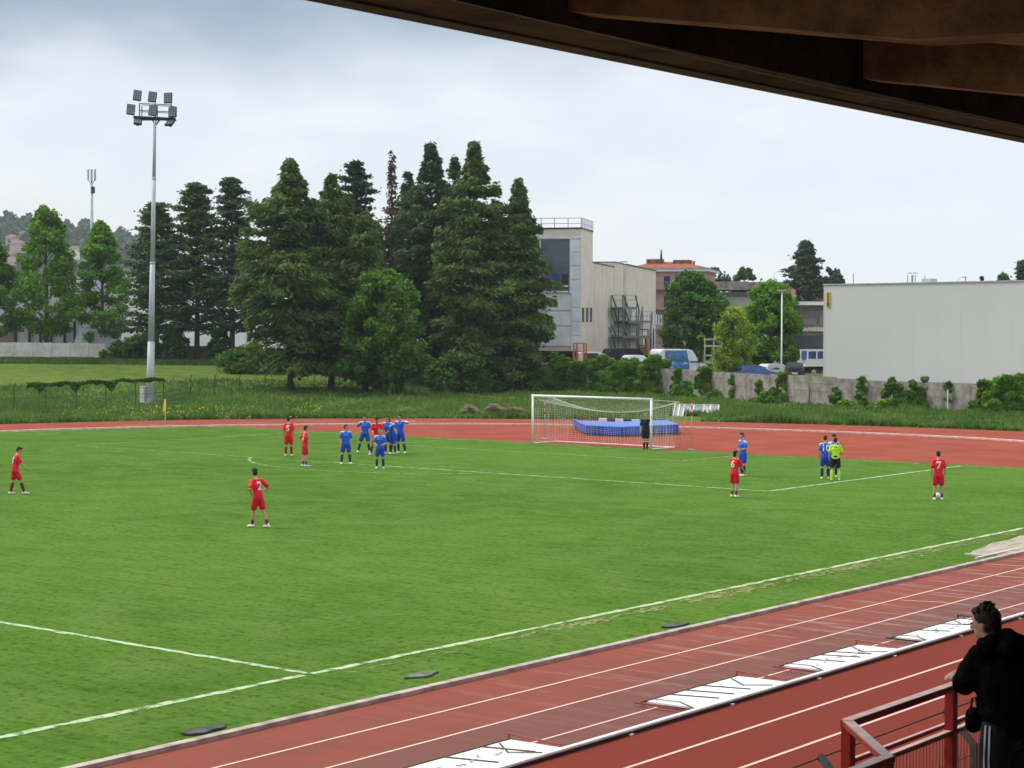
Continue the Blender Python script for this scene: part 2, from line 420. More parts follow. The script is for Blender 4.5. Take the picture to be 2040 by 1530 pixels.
for k in range(1500):
    y = random.triangular(-52.5, -16, -40); yy = (y+34)/18; env = max(.1, 1-yy*yy*.8)
    if random.random() > env*(.55+.45*math.sin(y*1.9)*math.sin(y*.83+1)): continue
    x = W+.40+random.gauss(0, .13)*env; wd = random.uniform(.015, .07); ln = random.uniform(.04, .16); a0 = random.uniform(-.5, .5)
    ps = [(x+wd*math.cos(a)*math.cos(a0)-ln*math.sin(a)*math.sin(a0), y+wd*math.cos(a)*math.sin(a0)+ln*math.sin(a)*math.cos(a0), .004+k*4e-6) for a in np.linspace(0, 2*math.pi, 6)[:-1]]
    mk.add(ps, [tuple(range(5))])
o = mk.build('worn_grass_strip', M_dry); o['kind'] = 'structure'
mk = MB()
for x in (36.33, 37.52): polyline_strip(mk, [(x, -128), (x, -10)], .055, .008)
for x in (40.67, 41.88): polyline_strip(mk, [(x, -128), (x, -10)], .065, .008)
polyline_strip(mk, [(38.74, -128), (38.74, -20)], .05, .008)
mk2 = [(36.45, -38.3), (37.4, -38.0)]
polyline_strip(mk, mk2, .05, .008); polyline_strip(mk, [(36.42, -33.2), (37.42, -33.0)], .05, .008)
polyline_strip(mk, [(35.2, -31.2), (36.2, -31.0)], .05, .008)
o = mk.build('lane_markings', M_tline); o['kind'] = 'structure'
# kerb
kb = MB()
def kerb(pts, wd, h, mb):
    for a, b in zip(pts, pts[1:]):
        mb.beam(Vector((a.x, a.y, h/2)), Vector((b.x, b.y, h/2)), wd, h)
kpts = [p for p in ci if p.y < -8 and p.x > 0]
kerb(kpts, .16, .07, kb)
kb.build('kerb', mat('kerb_concrete', (.40, .33, .29), .9, .15, 3))['kind'] = 'structure'
kb = MB(); kerb([p for p in ci if p.x < 26 and (p.x > -34.0 or p.y > -40)], .28, .09, kb)
kb.build('track_kerb', mat('kerb_pale', (.62, .46, .40), .8, .1, 3))['kind'] = 'structure'
# sand pit
sp = MB()
ps = []
for k in range(26):
    a = 2*math.pi*k/26; ps.append((34.35+.95*math.cos(a)*random.uniform(.8, 1.1)*1.0, -24.5+5.2*math.sin(a)*random.uniform(.92, 1.04), .010))
sp.add(ps+[(34.4, -24.5, .12)], [(i, (i+1) % 26, 26) for i in range(26)])
sp.build('sand', M_sand, smooth=True)['kind'] = 'structure'
bd = MB(); bd.box((34.6, -30.4, 0), (34.68, -27, .05)); bd.box((34.0, -29.7, 0), (34.6, -29.62, .04))
tag(bd.build('board_edging', mat('weathered_board', (.55, .52, .47), .8, .1, 3)), 'white board edging at the near end of the sand pit', 'edging')

# yard sheet behind the walls
M_yard = mat('yard_asphalt', (.11, .105, .10), .95, .15, .3, .2)
def wall_at(px):
    for a, b in zip(WALL, WALL[1:]):
        if a[0] <= px <= b[0]:
            t = (px-a[0])/(b[0]-a[0]); D = 1/(1/a[1]*(1-t)+1/b[1]*t); return D, a[2]*(1-t)+b[2]*t, a[3]*(1-t)+b[3]*t
    return (WALL[0] if px < WALL[0][0] else WALL[-1])[1:]
yv = []; yf = []
for i, px in enumerate(range(-240, 2160, 100)):
    D, z0, z1 = wall_at(px); a = fl(px, D+.5, 1.5); b = fl(px, D+.5, -.5); c = fl(px, 900, 1.5)
    zb = 1.5+.9*(1-sst(560, 980, px)); a.z = zb; c.z = zb
    yv += [b, a, c]
    if i: yf += [(3*i-3, 3*i, 3*i+1, 3*i-2), (3*i-2, 3*i+1, 3*i+2, 3*i-1)]
MB().add(yv, yf).build('yard', M_yard)['kind'] = 'structure'
gv = [fl(1330, 176, 1.52), fl(1650, 166, 1.52), fl(1650, 240, 4.2), fl(1330, 240, 4.2)]
MB().add(gv, [(0, 1, 2, 3)]).build('grass_bank', M_ground)['kind'] = 'structure'

# ------------------------------------------------------------------ foliage
def quads(C, U, V):
    n = len(C); P = np.empty((n, 4, 3)); P[:, 0] = C-U; P[:, 1] = C+V; P[:, 2] = C+U; P[:, 3] = C-V
    return P.reshape(-1, 3), np.arange(n*4).reshape(n, 4)
def rdir(n, zs=1.0):
    d = RNG.normal(size=(n, 3)); d[:, 2] *= zs; return d/np.linalg.norm(d, axis=1)[:, None]
def perp(U):
    r = RNG.normal(size=U.shape); v = np.cross(U, r); return v/np.linalg.norm(v, axis=1)[:, None]

def spruce(px, D, ytop, halfpx, label, m, base=None, z0=None, name='spruce_tree', n=15000, bottom=.10, expo=.75, sparse=0, trunk=None, group='tall dark conifers beyond the track', lean=0, seed=0, shape=None, ragged=.3, leaf=.30):
    rs = np.random.default_rng(seed*7+int(px))
    z0 = terrain(*fl(px, D).xy) if z0 is None else z0
    H = zat(px, ytop, D)-z0; rad = halfpx*D/F
    e = empty(name, fl(px, D, z0-.02)); tag(e, label, 'tree', group)
    tb = MB(); tr = trunk or H*.014
    tb.tube([(0, 0, 0), (0.02, 0, H*.05), (0, .04, H*.5), (0, 0, H*.99)], [tr*1.5, tr, tr*.55, .02], 9)
    nb = int(H*9); hs = rs.uniform(0, 1, nb)**.85; hs.sort()
    Cs = []; Us = []; Vs = []; Ts = []
    per = max(6, n//nb)
    off = rs.uniform(0, 9)
    for h in hs:
        t = bottom+(1-bottom)*h; 
        prof = (shape(h) if shape else min(1, ((1-h)/(.20+expo*.46)))**(1.0 if h < .86 else 1.12)*(.78+.22*min(1, h*4)))
        az = rs.uniform(0, 2*math.pi)
        L = rad*prof*rs.uniform(1-ragged, 1.0+ragged*.45)*(1+.12*math.sin(2*az+off)+.05*math.sin(17*h+off)+.06*math.sin(5*az+9*h))+.25
        L *= 1.28 if rs.random() < .13 else 1
        droop = .22*(1-h)+.02; up_ = .18*h+(.5*(h-.85)/.15 if h > .85 else 0)
        d = np.array([math.cos(az), math.sin(az), 0]); k = max(5, int(per*(.35+prof)*1.1)); k = int(k*(1-sparse))
        s = rs.uniform(.12, 1, k)**.75
        z = H*t + L*(up_*s - droop*s*s + .12*np.maximum(s-.75, 0))
        side = np.array([-d[1], d[0], 0]); wdt = L*.24*(1.15-s)+.16
        P = d[None]*(L*s)[:, None] + side[None]*(rs.normal(0, 1, k)*wdt)[:, None]
        P[:, 2] = z - np.abs(rs.normal(0, .30, k))*(.5+L*.13) + rs.normal(0, .12, k)
        U = d[None]*rs.uniform(.3, 1, k)[:, None] + side[None]*rs.normal(0, .6, k)[:, None]; U[:, 2] += rs.uniform(-.9, .1, k)
        U /= np.linalg.norm(U, axis=1)[:, None]
        V = perp(U); sz = rs.uniform(.5, 1.25, k)*leaf
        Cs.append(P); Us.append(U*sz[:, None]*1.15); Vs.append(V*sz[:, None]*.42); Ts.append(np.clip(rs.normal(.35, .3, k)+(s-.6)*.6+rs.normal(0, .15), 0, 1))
        if rs.random() < .30: tb.tube([(0, 0, H*t), tuple(d*L*.5+np.array([0, 0, H*t+L*(up_*.5-droop*.25)])), tuple(d*L*.95+np.array([0, 0, H*t+L*(up_-droop)*.95]))], [.06+.02*L/3, .035, .01], 4, cap=False)
    tb.build('trunk', M_bark, e, True)
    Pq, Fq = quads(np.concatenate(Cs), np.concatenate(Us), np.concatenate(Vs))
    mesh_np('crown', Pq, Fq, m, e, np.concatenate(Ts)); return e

def pine(px, D, ytop, halfpx, label, m, z0=None, n=9000, layers=13, name='cedar_tree', bottom=.17, group='layered cedars left of the spruces', seed=0, expo=.5, z_thick=.42, trunk=None, leaf=.26, minr=.28):
    rs = np.random.default_rng(seed*13+int(px))
    z0 = terrain(*fl(px, D).xy) if z0 is None else z0
    H = zat(px, ytop, D)-z0; rad = halfpx*D/F
    e = empty(name, fl(px, D, z0-.02)); tag(e, label, 'tree', group)
    tb = MB(); tr = trunk or H*.016
    tb.tube([(0, 0, 0), (0.02, 0, H*.06), (.1, .04, H*.5), (0, 0, H*.99)], [tr*1.4, tr, tr*.6, .03], 9)
    Cs = []; Us = []; Vs = []; Ts = []
    nb = layers*4; per = n//nb
    for b in range(nb):
        h = (b+rs.uniform(0, .6))/nb; t = bottom+(1-bottom)*h
        az = b*2.4+rs.uniform(-.5, .5); d = np.array([math.cos(az), math.sin(az), 0]); side = np.array([-d[1], d[0], 0])
        L = rad*max(minr*(1.02-h)**.5, (1-h)**expo)*rs.uniform(.7, 1.25)
        rise = rs.uniform(.05, .25)+.35*h
        tb.tube([(0, 0, H*t-.3), tuple(d*L*.55+[0, 0, H*t+L*rise*.35]), tuple(d*L*.97+[0, 0, H*t+L*rise*.9])], [.10, .06, .015], 5, cap=False)
        npad = max(3, int(L*1.7))
        for q in range(npad):
            s = .35+.65*(q+rs.uniform(0, 1))/npad; c = d*L*s + side*rs.normal(0, L*.10) + [0, 0, H*t+L*rise*s*.9]
            k = per//npad+6; pr = (.55+.27*L*(1-.4*s))*rs.uniform(.7, 1.2)
            P = rs.normal(0, .5, (k, 3))*[pr, pr, z_thick*.55*pr**.5]+c; 
            U = rdir(k, .5); V = perp(U); sz = rs.uniform(.5, 1.2, k)*leaf
            Cs.append(P); Us.append(U*sz[:, None]); Vs.append(V*sz[:, None]*.42)
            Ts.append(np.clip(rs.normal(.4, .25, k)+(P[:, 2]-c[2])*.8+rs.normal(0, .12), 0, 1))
    tb.build('trunk', M_bark, e, True)
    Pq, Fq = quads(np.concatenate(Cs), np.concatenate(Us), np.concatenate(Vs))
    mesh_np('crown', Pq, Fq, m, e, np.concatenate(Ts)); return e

def leafy(px, D, ytop, halfpx, label, m, z0=None, n=11000, name='broadleaf_tree', bottom=.18, group=None, seed=0, shape='cone', leaf=.24, trunk=None, clumps=90, trunkmat=None, cl_r=.17, cat='tree'):
    rs = np.random.default_rng(seed*17+int(px))
    z0 = terrain(*fl(px, D).xy) if z0 is None else z0
    H = zat(px, ytop, D)-z0; rad = halfpx*D/F
    e = empty(name, fl(px, D, z0-.02)); tag(e, label, cat, group)
    tb = MB(); tr = trunk or H*.017
    tb.tube([(0, 0, 0), (.03, 0, H*.08), (.08, .05, H*.45), (0, 0, H*.9)], [tr*1.4, tr, tr*.6, .02], 8)
    Cs = []; Us = []; Vs = []; Ts = []
    for b in range(clumps):
        h = rs.uniform(0, 1)**.9
        if shape == 'cone': pr = (1-h)**.5*min(1, .5+h*3.2)*1.08
        elif shape == 'egg': pr = math.sqrt(max(0, 1-(2*h*.98-.80)**2/1.45))*(1-.12*h)*min(1, .6+h*3)
        else: pr = math.sqrt(max(0.02, 1-(2*h-1)**2))
        az = rs.uniform(0, 2*math.pi); rr = rad*pr*rs.uniform(.25, 1)**.5*rs.uniform(.85, 1.1)
        c = np.array([math.cos(az)*rr, math.sin(az)*rr, H*(bottom+(1-bottom)*h*.96)])
        cr = rad*cl_r*rs.uniform(.7, 1.5)*(.6+.5*pr)
        if b % 3 == 0: tb.tube([(0, 0, c[2]-rr*.75 if c[2]-rr*.75 > H*.1 else H*.1), tuple(c*[.5, .5, 1]-[0, 0, rr*.25]), tuple(c)], [.07, .04, .01], 4, cap=False)
        k = n//clumps; dd = rdir(k); q = rs.uniform(.3, 1, k)**.5
        P = c+dd*(q*cr)[:, None]*[1, 1, .8]+rs.normal(0, .12, (k, 3)); U = rdir(k, .8); V = perp(U); sz = rs.uniform(.5, 1.2, k)*leaf
        Cs.append(P); Us.append(U*sz[:, None]*.8); Vs.append(V*sz[:, None]*.6)
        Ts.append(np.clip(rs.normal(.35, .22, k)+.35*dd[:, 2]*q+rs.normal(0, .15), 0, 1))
    tb.build('trunk', trunkmat or M_bark, e, True)
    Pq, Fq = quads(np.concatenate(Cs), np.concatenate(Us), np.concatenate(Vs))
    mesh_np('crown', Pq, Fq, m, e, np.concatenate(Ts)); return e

M_bark = mat('bark', (.085, .07, .055), .95, .2, 6, .6)
M_bark2 = mat('dead_bark', (.20, .15, .12), .95, .2, 6, .4)
L_spr = leafmat('spruce_needles', (.040, .078, .016), (.165, .245, .052), (.14, .15, .045), .3)
L_spr2 = leafmat('blue_spruce_needles', (.028, .060, .022), (.11, .17, .055), None, .3)
L_fresh = leafmat('fresh_leaves', (.055, .15, .010), (.20, .40, .035), None, .4)
L_mid = leafmat('mid_leaves', (.032, .09, .012), (.12, .26, .03), None, .4)
L_ced = leafmat('cedar_needles', (.028, .066, .026), (.11, .165, .046), (.23, .25, .045), .22)
L_ced2 = leafmat('dark_cedar_needles', (.026, .054, .030), (.09, .14, .066), None, .3)
L_dead = leafmat('dead_needles', (.06, .045, .03), (.13, .10, .07), (.04, .05, .02), .5)
L_dry = leafmat('olive_leaves', (.16, .25, .02), (.40, .52, .06), (.32, .38, .05), .5)
L_ivy = leafmat('ivy_leaves', (.055, .155, .012), (.24, .45, .04), None, .7)
L_bushy = leafmat('bushy_leaves', (.035, .095, .010), (.15, .30, .032), (.08, .15, .03), .35)
L_bush = leafmat('bush_leaves', (.022, .065, .010), (.10, .21, .03), None, .6)
L_far = leafmat('distant_leaves', (.03, .05, .035), (.08, .11, .06), None, .1)

gT = 'light green conical trees behind the pale wall'
leafy(-12, 206, 470, 60, 'light green tree cut off by the left picture edge behind the pale wall', L_fresh, 2.4, 13000, bottom=.2, group=gT, seed=1, clumps=110)
leafy(92, 206, 405, 72, 'pointed light green tree, second from the left behind the pale wall', L_fresh, 2.4, 17000, bottom=.17, group=gT, seed=2, clumps=150)
leafy(203, 205, 437, 60, 'light green tree just left of the floodlight mast behind the end of the pale wall', L_fresh, 2.4, 14000, bottom=.14, group=gT, seed=3, clumps=130)
pine(312, 193, 405, 72, 'leftmost layered cedar, standing right behind the floodlight mast', L_ced, n=15000, seed=1, layers=15)
pine(392, 191, 368, 76, 'middle layered cedar with olive pads between mast and spruces', L_ced, n=19000, seed=2, layers=17)
pine(462, 188, 356, 58, 'airy dark cedar with open top beside the first spruce', L_ced2, n=11000, seed=4, layers=15, minr=.5)
spruce(578, 160, 324, 92, 'broad dark conifer with a bare grey trunk, first of the big group', L_spr, n=42000, seed=1, bottom=.105, expo=.42, ragged=.35, leaf=.24)
spruce(660, 163, 352, 78, 'dark conifer with thin bare trunk, second of the big group', L_spr, n=28000, seed=2, bottom=.11, expo=.6, leaf=.24)
spruce(727, 161, 420, 62, 'brownish green conifer with leaning lower trunk below the open pine', L_spr, n=15000, seed=3, bottom=.10, expo=.6, leaf=.24)
pine(708, 182, 324, 58, 'dark open pine whose layered top rises between two conifers', L_ced2, n=14000, seed=5, layers=12, bottom=.3, name='pine_tree', group='tall dark conifers beyond the track')
spruce(780, 184, 306, 42, 'half dead spruce with a bare spike top and brown twigs', L_dead, n=6000, seed=4, bottom=.12, sparse=.1, expo=.9, group='tall dark conifers beyond the track', leaf=.2, shape=lambda h: .95*(1-h)**.8 if h < .72 else .12*(1-h)/.28)
spruce(812, 187, 348, 58, 'dark green conifer filling the gap behind the bare spike', L_spr2, n=15000, seed=9, bottom=.1, expo=.45, leaf=.24)
spruce(858, 179, 290, 62, 'narrow dark spruce with a spiky top, left of the tallest one', L_spr2, n=32000, seed=5, bottom=.09, expo=.42, leaf=.24)
spruce(905, 184, 316, 55, 'dark spruce squeezed behind the two tallest spires', L_spr2, n=15000, seed=6, bottom=.08, expo=.42, leaf=.24)
spruce(944, 173, 286, 74, 'tallest spruce of the group with hanging twigs', L_spr, n=42000, seed=7, bottom=.08, expo=.45, leaf=.24)
spruce(1032, 173, 360, 68, 'rightmost spruce of the group, brushing the tower building', L_spr, n=36000, seed=8, bottom=.10, expo=.62, leaf=.24)
spruce(618, 178, 398, 60, 'dark conifer filling the gap behind the first two of the big group', L_spr2, n=14000, seed=21, bottom=.08, expo=.5, leaf=.24)
spruce(692, 180, 392, 58, 'dark conifer hidden below the open pine top', L_spr, n=14000, seed=22, bottom=.08, expo=.5, leaf=.24)
spruce(986, 183, 402, 52, 'dark conifer between the tallest spruce and the rightmost one', L_spr2, n=13000, seed=23, bottom=.08, expo=.5, leaf=.24)
leafy(766, 157, 535, 84, 'bright green bushy tree at the foot of the dark conifers', L_bushy, None, 24000, bottom=.07, shape='egg', seed=5, clumps=170, name='maple_tree')
leafy(745, 172, 435, 38, 'slim mid green tree poking out between the conifers', L_mid, None, 8000, bottom=.3, seed=6, clumps=70, name='slim_tree')
leafy(912, 166, 707, 56, 'rounded glossy green bush under the tallest spruce', L_bush, None, 7000, bottom=.02, shape='round', seed=7, clumps=60, name='bush', cl_r=.3, cat='bush')
leafy(235, 192, 684, 30, 'dark bush at the broken end of the pale wall', L_bush, None, 4000, bottom=.0, shape='round', seed=8, clumps=40, name='bush', cl_r=.3, cat='bush')
leafy(283, 190, 668, 34, 'ivy covered bush at the foot of the leftmost cedar', L_bush, None, 6000, bottom=.0, shape='round', seed=9, clumps=50, name='bush', cl_r=.3, cat='bush')
leafy(350, 190, 655, 22, 'ivy sleeve growing up the middle cedar trunk', L_bush, None, 3500, bottom=.0, shape='round', seed=10, clumps=40, name='ivy_column', cl_r=.35, cat='ivy')
leafy(436, 188, 655, 18, 'ivy sleeve growing up the airy cedar trunk', L_bush, None, 3000, bottom=.0, shape='round', seed=11, clumps=40, name='ivy_column', cl_r=.35, cat='ivy')
leafy(1000, 172, 715, 18, 'ivy sleeve round a trunk left of the goal', L_bush, None, 2500, bottom=.0, shape='round', seed=12, clumps=40, name='ivy_column', cl_r=.35, cat='ivy')
leafy(1062, 172, 708, 16, 'ivy sleeve round the trunk above the left goalpost', L_bush, None, 2500, bottom=.0, shape='round', seed=13, clumps=40, name='ivy_column', cl_r=.35, cat='ivy')
leafy(500, 176, 700, 55, 'low dark shrub under the first big conifer', L_mid, None, 7000, bottom=.0, shape='round', seed=14, clumps=60, name='bush', cl_r=.3, cat='bush')
leafy(1376, 192, 540, 64, 'dense dark green round tree behind the blue van', L_mid, 1.6, 24000, bottom=.12, shape='egg', seed=15, clumps=190, name='lime_tree')
leafy(1424, 214, 586, 50, 'mid green tree partly hidden behind the dense round tree', L_mid, 1.6, 10000, bottom=.15, shape='egg', seed=16, clumps=100, name='lime_tree')
leafy(1462, 164, 611, 42, 'small yellow green upright tree right of the van', L_dry, 1.5, 15000, bottom=.06, shape='egg', seed=17, clumps=120, name='young_tree', leaf=.15)
leafy(1535, 182, 558, 60, 'light green tree just behind the slim white lamp post', L_fresh, 1.5, 20000, bottom=.08, shape='egg', seed=18, clumps=150, name='lime_tree')
leafy(1478, 245, 578, 30, 'small brownish tree in front of the flat roofed house', L_dry, 3.5, 4000, bottom=.1, shape='round', seed=19, clumps=50, name='brown_tree')
gF = 'distant trees on the skyline'
pine(1604, 270, 483, 58, 'large dark cedar on the skyline left of the grey hall', L_ced2, z0=3, n=18000, seed=8, layers=15, bottom=.3, expo=.85, group=gF, leaf=.34, z_thick=.6)
leafy(1655, 272, 530, 28, 'low dark tree beside the skyline cedar', L_ced2, 3, 7000, bottom=.2, shape='round', seed=20, clumps=60, group=gF, leaf=.34)
leafy(1598, 240, 565, 20, 'grey green bushy tree under the skyline cedar', L_far, 3, 4000, bottom=.1, shape='egg', seed=21, clumps=50, group=gF)
leafy(1425, 300, 532, 38, 'thin leaved tree on the skyline behind the flat roofed house', L_far, 4, 3500, bottom=.3, shape='round', seed=22, clumps=60, group=gF, leaf=.3)
leafy(1482, 290, 531, 30, 'rounded tree on the skyline right of the thin leaved one', L_mid, 4, 7000, bottom=.2, shape='round', seed=23, clumps=60, group=gF, leaf=.3)
leafy(1955, 300, 549, 10, 'tiny pointed tree peeping over the grey hall roof', L_far, 4, 2000, bottom=.2, shape='cone', seed=24, clumps=30, group=gF, leaf=.3)
leafy(1993, 290, 543, 26, 'green tree peeping over the right end of the grey hall', L_mid, 4, 5000, bottom=.2, shape='round', seed=25, clumps=50, group=gF, leaf=.3)
pine(2040, 270, 520, 26, 'dark cedar cut by the right picture edge above the hall', L_ced2, z0=4, n=6000, seed=10, layers=10, bottom=.3, group=gF, leaf=.34)
leafy(30, 320, 545, 26, 'dark tree seen between the light green trees at far left', L_ced2, 3, 5000, bottom=.1, shape='round', seed=26, clumps=50, group=gF, leaf=.3)

# dead branch by the fence
db = MB(); c = gp(803, 783)
rs_ = random.Random(5)
for k in range(16):
    a = rs_.uniform(-1.35, .9); L = rs_.uniform(1.3, 2.6)
    db.tube([c+Vector((0, 0, 1.9)), c+RH*(L*.5*math.sin(a))+FH*rs_.uniform(-.4, .2)+Vector((0, 0, 1.9-L*.22)), c+RH*(L*math.sin(a)*1.1)+FH*rs_.uniform(-.6, .3)+Vector((0, 0, max(.1, 1.9-L*math.cos(a)*.8)))], [.035, .02, .008], 5)
tag(db.build('dead_branch', M_bark2), 'bare broken branch hanging down at the foot of the bright green tree', 'branch')

# concrete walls
def wall(px0, px1, name, label, m, step=2.0):
    a = fl(px0, wall_at(px0)[0]); e = empty(name, (a.x, a.y, 0)); tag(e, label, 'wall')
    pts = []; px = px0
    while px < px1:
        D, z0, z1 = wall_at(px); pts.append((px, fl(px, D), z0, z1))
        px += step*F/D*random.uniform(.995, 1.005)/ (1 if True else 1)
        if px-px0 > 4000: break
    pts.append((px1, fl(px1, wall_at(px1)[0]), *wall_at(px1)[1:]))
    pan = MB(); off = Vector((a.x, a.y, 0))
    for i in range(len(pts)-1):
        (pa, A, z0, z1), (pb, B, y0, y1) = pts[i], pts[i+1]
        A = A-off; B = B-off; zt = max(z1, y1)-.02-random.uniform(0, .05); zb = min(z0, y0)-.3
        d = (B-A).normalized(); A2 = A+d*.07; B2 = B-d*.07; kk = 4; hh = (zt-max(z0, y0)+.02)/kk
        for k in range(kk):
            b0 = zt-hh*(k+1)+.012 if k < kk-1 else zb; t0 = zt-hh*k-.012; jog = random.uniform(-.012, .012)
            q = d.cross(Vector((0, 0, 1)))*jog
            pan.beam(A2+q+Vector((0, 0, (b0+t0)/2)), B2+q+Vector((0, 0, (b0+t0)/2)), .06, t0-b0)
        pan.beam(A2+Vector((0, 0, (zb+zt)/2)), B2+Vector((0, 0, (zb+zt)/2)), .02, zt-zb-.03)
        MB().box((-.06, -.06, zb), (.06, .06, max(z1, y1 if i else z1)+.01), 0, Matrix.Translation(A)).build('post', m, e)
    pan.build('panels', m, e)
    return e
wall(-120, 210, 'concrete_wall', 'pale clean concrete panel wall at the left edge below the light green trees', M_concl)
wall(300, 1613, 'concrete_wall', 'long brownish concrete panel wall running behind the conifers and the goal', M_conc)
wall(1616, 2120, 'concrete_wall', 'brownish stepped concrete wall with ivy in front of the grey hall', M_conc)

# ivy on the wall
def ivy(x0, x1, yt, yb, label, dens=1.0, spread=0, bulge=.3, seed=0, rag=.25):
    """leaf cards on overlapping lobes that climb the wall with an uneven outline"""
    rs = np.random.default_rng(seed+int(x0*3+x1)); xm = (x0+x1)/2; D, z0, z1 = wall_at(xm); D -= .25
    e = fl(xm, D, 0); zt = zat(xm, yt, D); zb = max(0.0, zat(xm, yb, D)); hw = (x1-x0)/2*D/F; Hh = zt-zb
    nl = max(9, int(hw*Hh*17)); Cs = []; Ts = []
    for q in range(nl):
        h = rs.uniform(0, 1)**.9; wq = hw*(1+spread*(1-h)**1.5)*(1-.45*max(0, h-.6)/.4)
        cx_ = rs.uniform(-1, 1)*wq*1.0; top_ = 1-rag*rs.uniform(0, 1)*abs(math.sin(cx_*1.9+seed)); cz = zb+Hh*h*top_
        cr = rs.uniform(.20, .46)*min(1, .55+hw*.6); cy = -rs.uniform(.1, 1)*bulge*(1.15-h*.5)
        k = int(60*dens*(cr/.3)**1.5); dd = rdir(k); dd[:, 1] = -np.abs(dd[:, 1]); dd[:, 1] *= (1 if cz < z1-.3 else 1)
        p = np.array([cx_, cy, max(.05, cz)])+dd*(rs.uniform(.5, 1, k)**.5*cr)[:, None]*[1.15, .7, .85]
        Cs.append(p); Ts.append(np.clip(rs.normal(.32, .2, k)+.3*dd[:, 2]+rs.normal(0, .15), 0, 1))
    L_ = np.concatenate(Cs); L_[:, 2] = np.maximum(L_[:, 2], .03)
    P = np.outer(L_[:, 0], [RH.x, RH.y, 0])+np.outer(L_[:, 1], [FH.x, FH.y, 0]); P[:, 2] = L_[:, 2]; k = len(P)
    U = rdir(k, .9); V = perp(U); sz = rs.uniform(.6, 1.3, k)*.14
    Pq, Fq = quads(P, U*sz[:, None]*.9, V*sz[:, None]*.75)
    o = mesh_np('ivy', Pq, Fq, L_ivy, None, np.concatenate(Ts)); o.location = e
    tag(o, label, 'ivy', 'ivy patches on the concrete walls')
ivy(1090, 1142, 706, 790, 'ivy patch rising highest above the left half of the crossbar', 1.2, seed=1)
ivy(1136, 1180, 716, 790, 'ivy clump on the wall, second from the left above the goal', 1.1, seed=2)
ivy(1172, 1230, 708, 800, 'ivy mass on the wall below the white pickup cab', 1.3, seed=3)
ivy(1222, 1285, 716, 806, 'ivy mass on the wall below the small white car', 1.3, seed=4)
ivy(1270, 1345, 713, 808, 'thick dark ivy mound hiding the rear wheels of the blue van', 1.6, seed=5, bulge=.7)
ivy(1340, 1362, 733, 800, 'narrow light ivy strip right of the thick mound', 1.2, seed=6)
ivy(1340, 1400, 762, 808, 'low ivy spreading at the wall foot below the van', 1.2, seed=66, bulge=.7)
ivy(1386, 1440, 732, 806, 'triangular ivy climbing the wall at the front of the van', 1.2, .7, seed=7)
ivy(1454, 1462, 738, 796, 'thin ivy strand on the wall under the yellow green tree', .9, seed=8)
ivy(1508, 1518, 758, 802, 'short ivy tuft at the wall foot left of the lamp post', .9, .5, seed=9)
ivy(1545, 1575, 738, 812, 'tree shaped ivy below the slim white lamp post', 1.3, 1.0, seed=10, bulge=.5)
ivy(1658, 1676, 764, 815, 'small dark ivy stem left on the stepped wall', 1, .3, seed=11)
ivy(1710, 1728, 751, 818, 'narrow ivy column on the stepped wall', 1.2, .2, seed=12)
ivy(1764, 1798, 752, 822, 'ivy bush on the stepped wall, left one of a pair', 1.3, .3, seed=13, bulge=.5)
ivy(1806, 1852, 751, 826, 'broad rounded ivy on the stepped wall, right one of a pair', 1.5, .5, seed=14, bulge=.6)
ivy(1884, 1892, 757, 806, 'thin ivy strip on the wall beside the white pipe', .8, seed=15)
ivy(1940, 1985, 760, 826, 'ivy over the lower wall left of the corner bush', 1.3, .2, seed=16)
ivy(1965, 2075, 750, 830, 'huge ivy mound at the right picture edge', 1.7, .1, seed=17, bulge=.9)
ivy(840, 862, 728, 776, 'ivy on the wall left of the glossy bush', .9, seed=18)
ivy(1020, 1040, 735, 782, 'ivy tuft on the wall left of the goal', .9, .3, seed=19)
ivy(1085, 1205, 722, 795, 'broad ivy drape on the wall over the left part of the goal', 1.2, seed=31)
ivy(1190, 1350, 722, 806, 'broad ivy drape on the wall over the right part of the goal', 1.2, seed=32, bulge=.5)
ivy(1395, 1462, 780, 806, 'low ivy at the wall foot beside the white barriers', 1.1, seed=33, bulge=.6)
ivy(1500, 1612, 786, 815, 'long low ivy at the wall foot under the slim lamp post', 1.1, seed=34, bulge=.7)
ivy(1640, 1735, 803, 822, 'long low ivy at the foot of the stepped wall, left stretch', 1.1, seed=35, bulge=.7)
ivy(1728, 1890, 800, 828, 'long low ivy at the foot of the stepped wall, right stretch', 1.2, seed=36, bulge=.8)
pp = MB(); a = fl(1889, 130.8); pp.tube([a+Vector((0, 0, .1)), a+Vector((0, 0, 1.7))], .05, 8)
tag(pp.build('pipe', M_white), 'white pipe standing against the stepped wall', 'pipe')

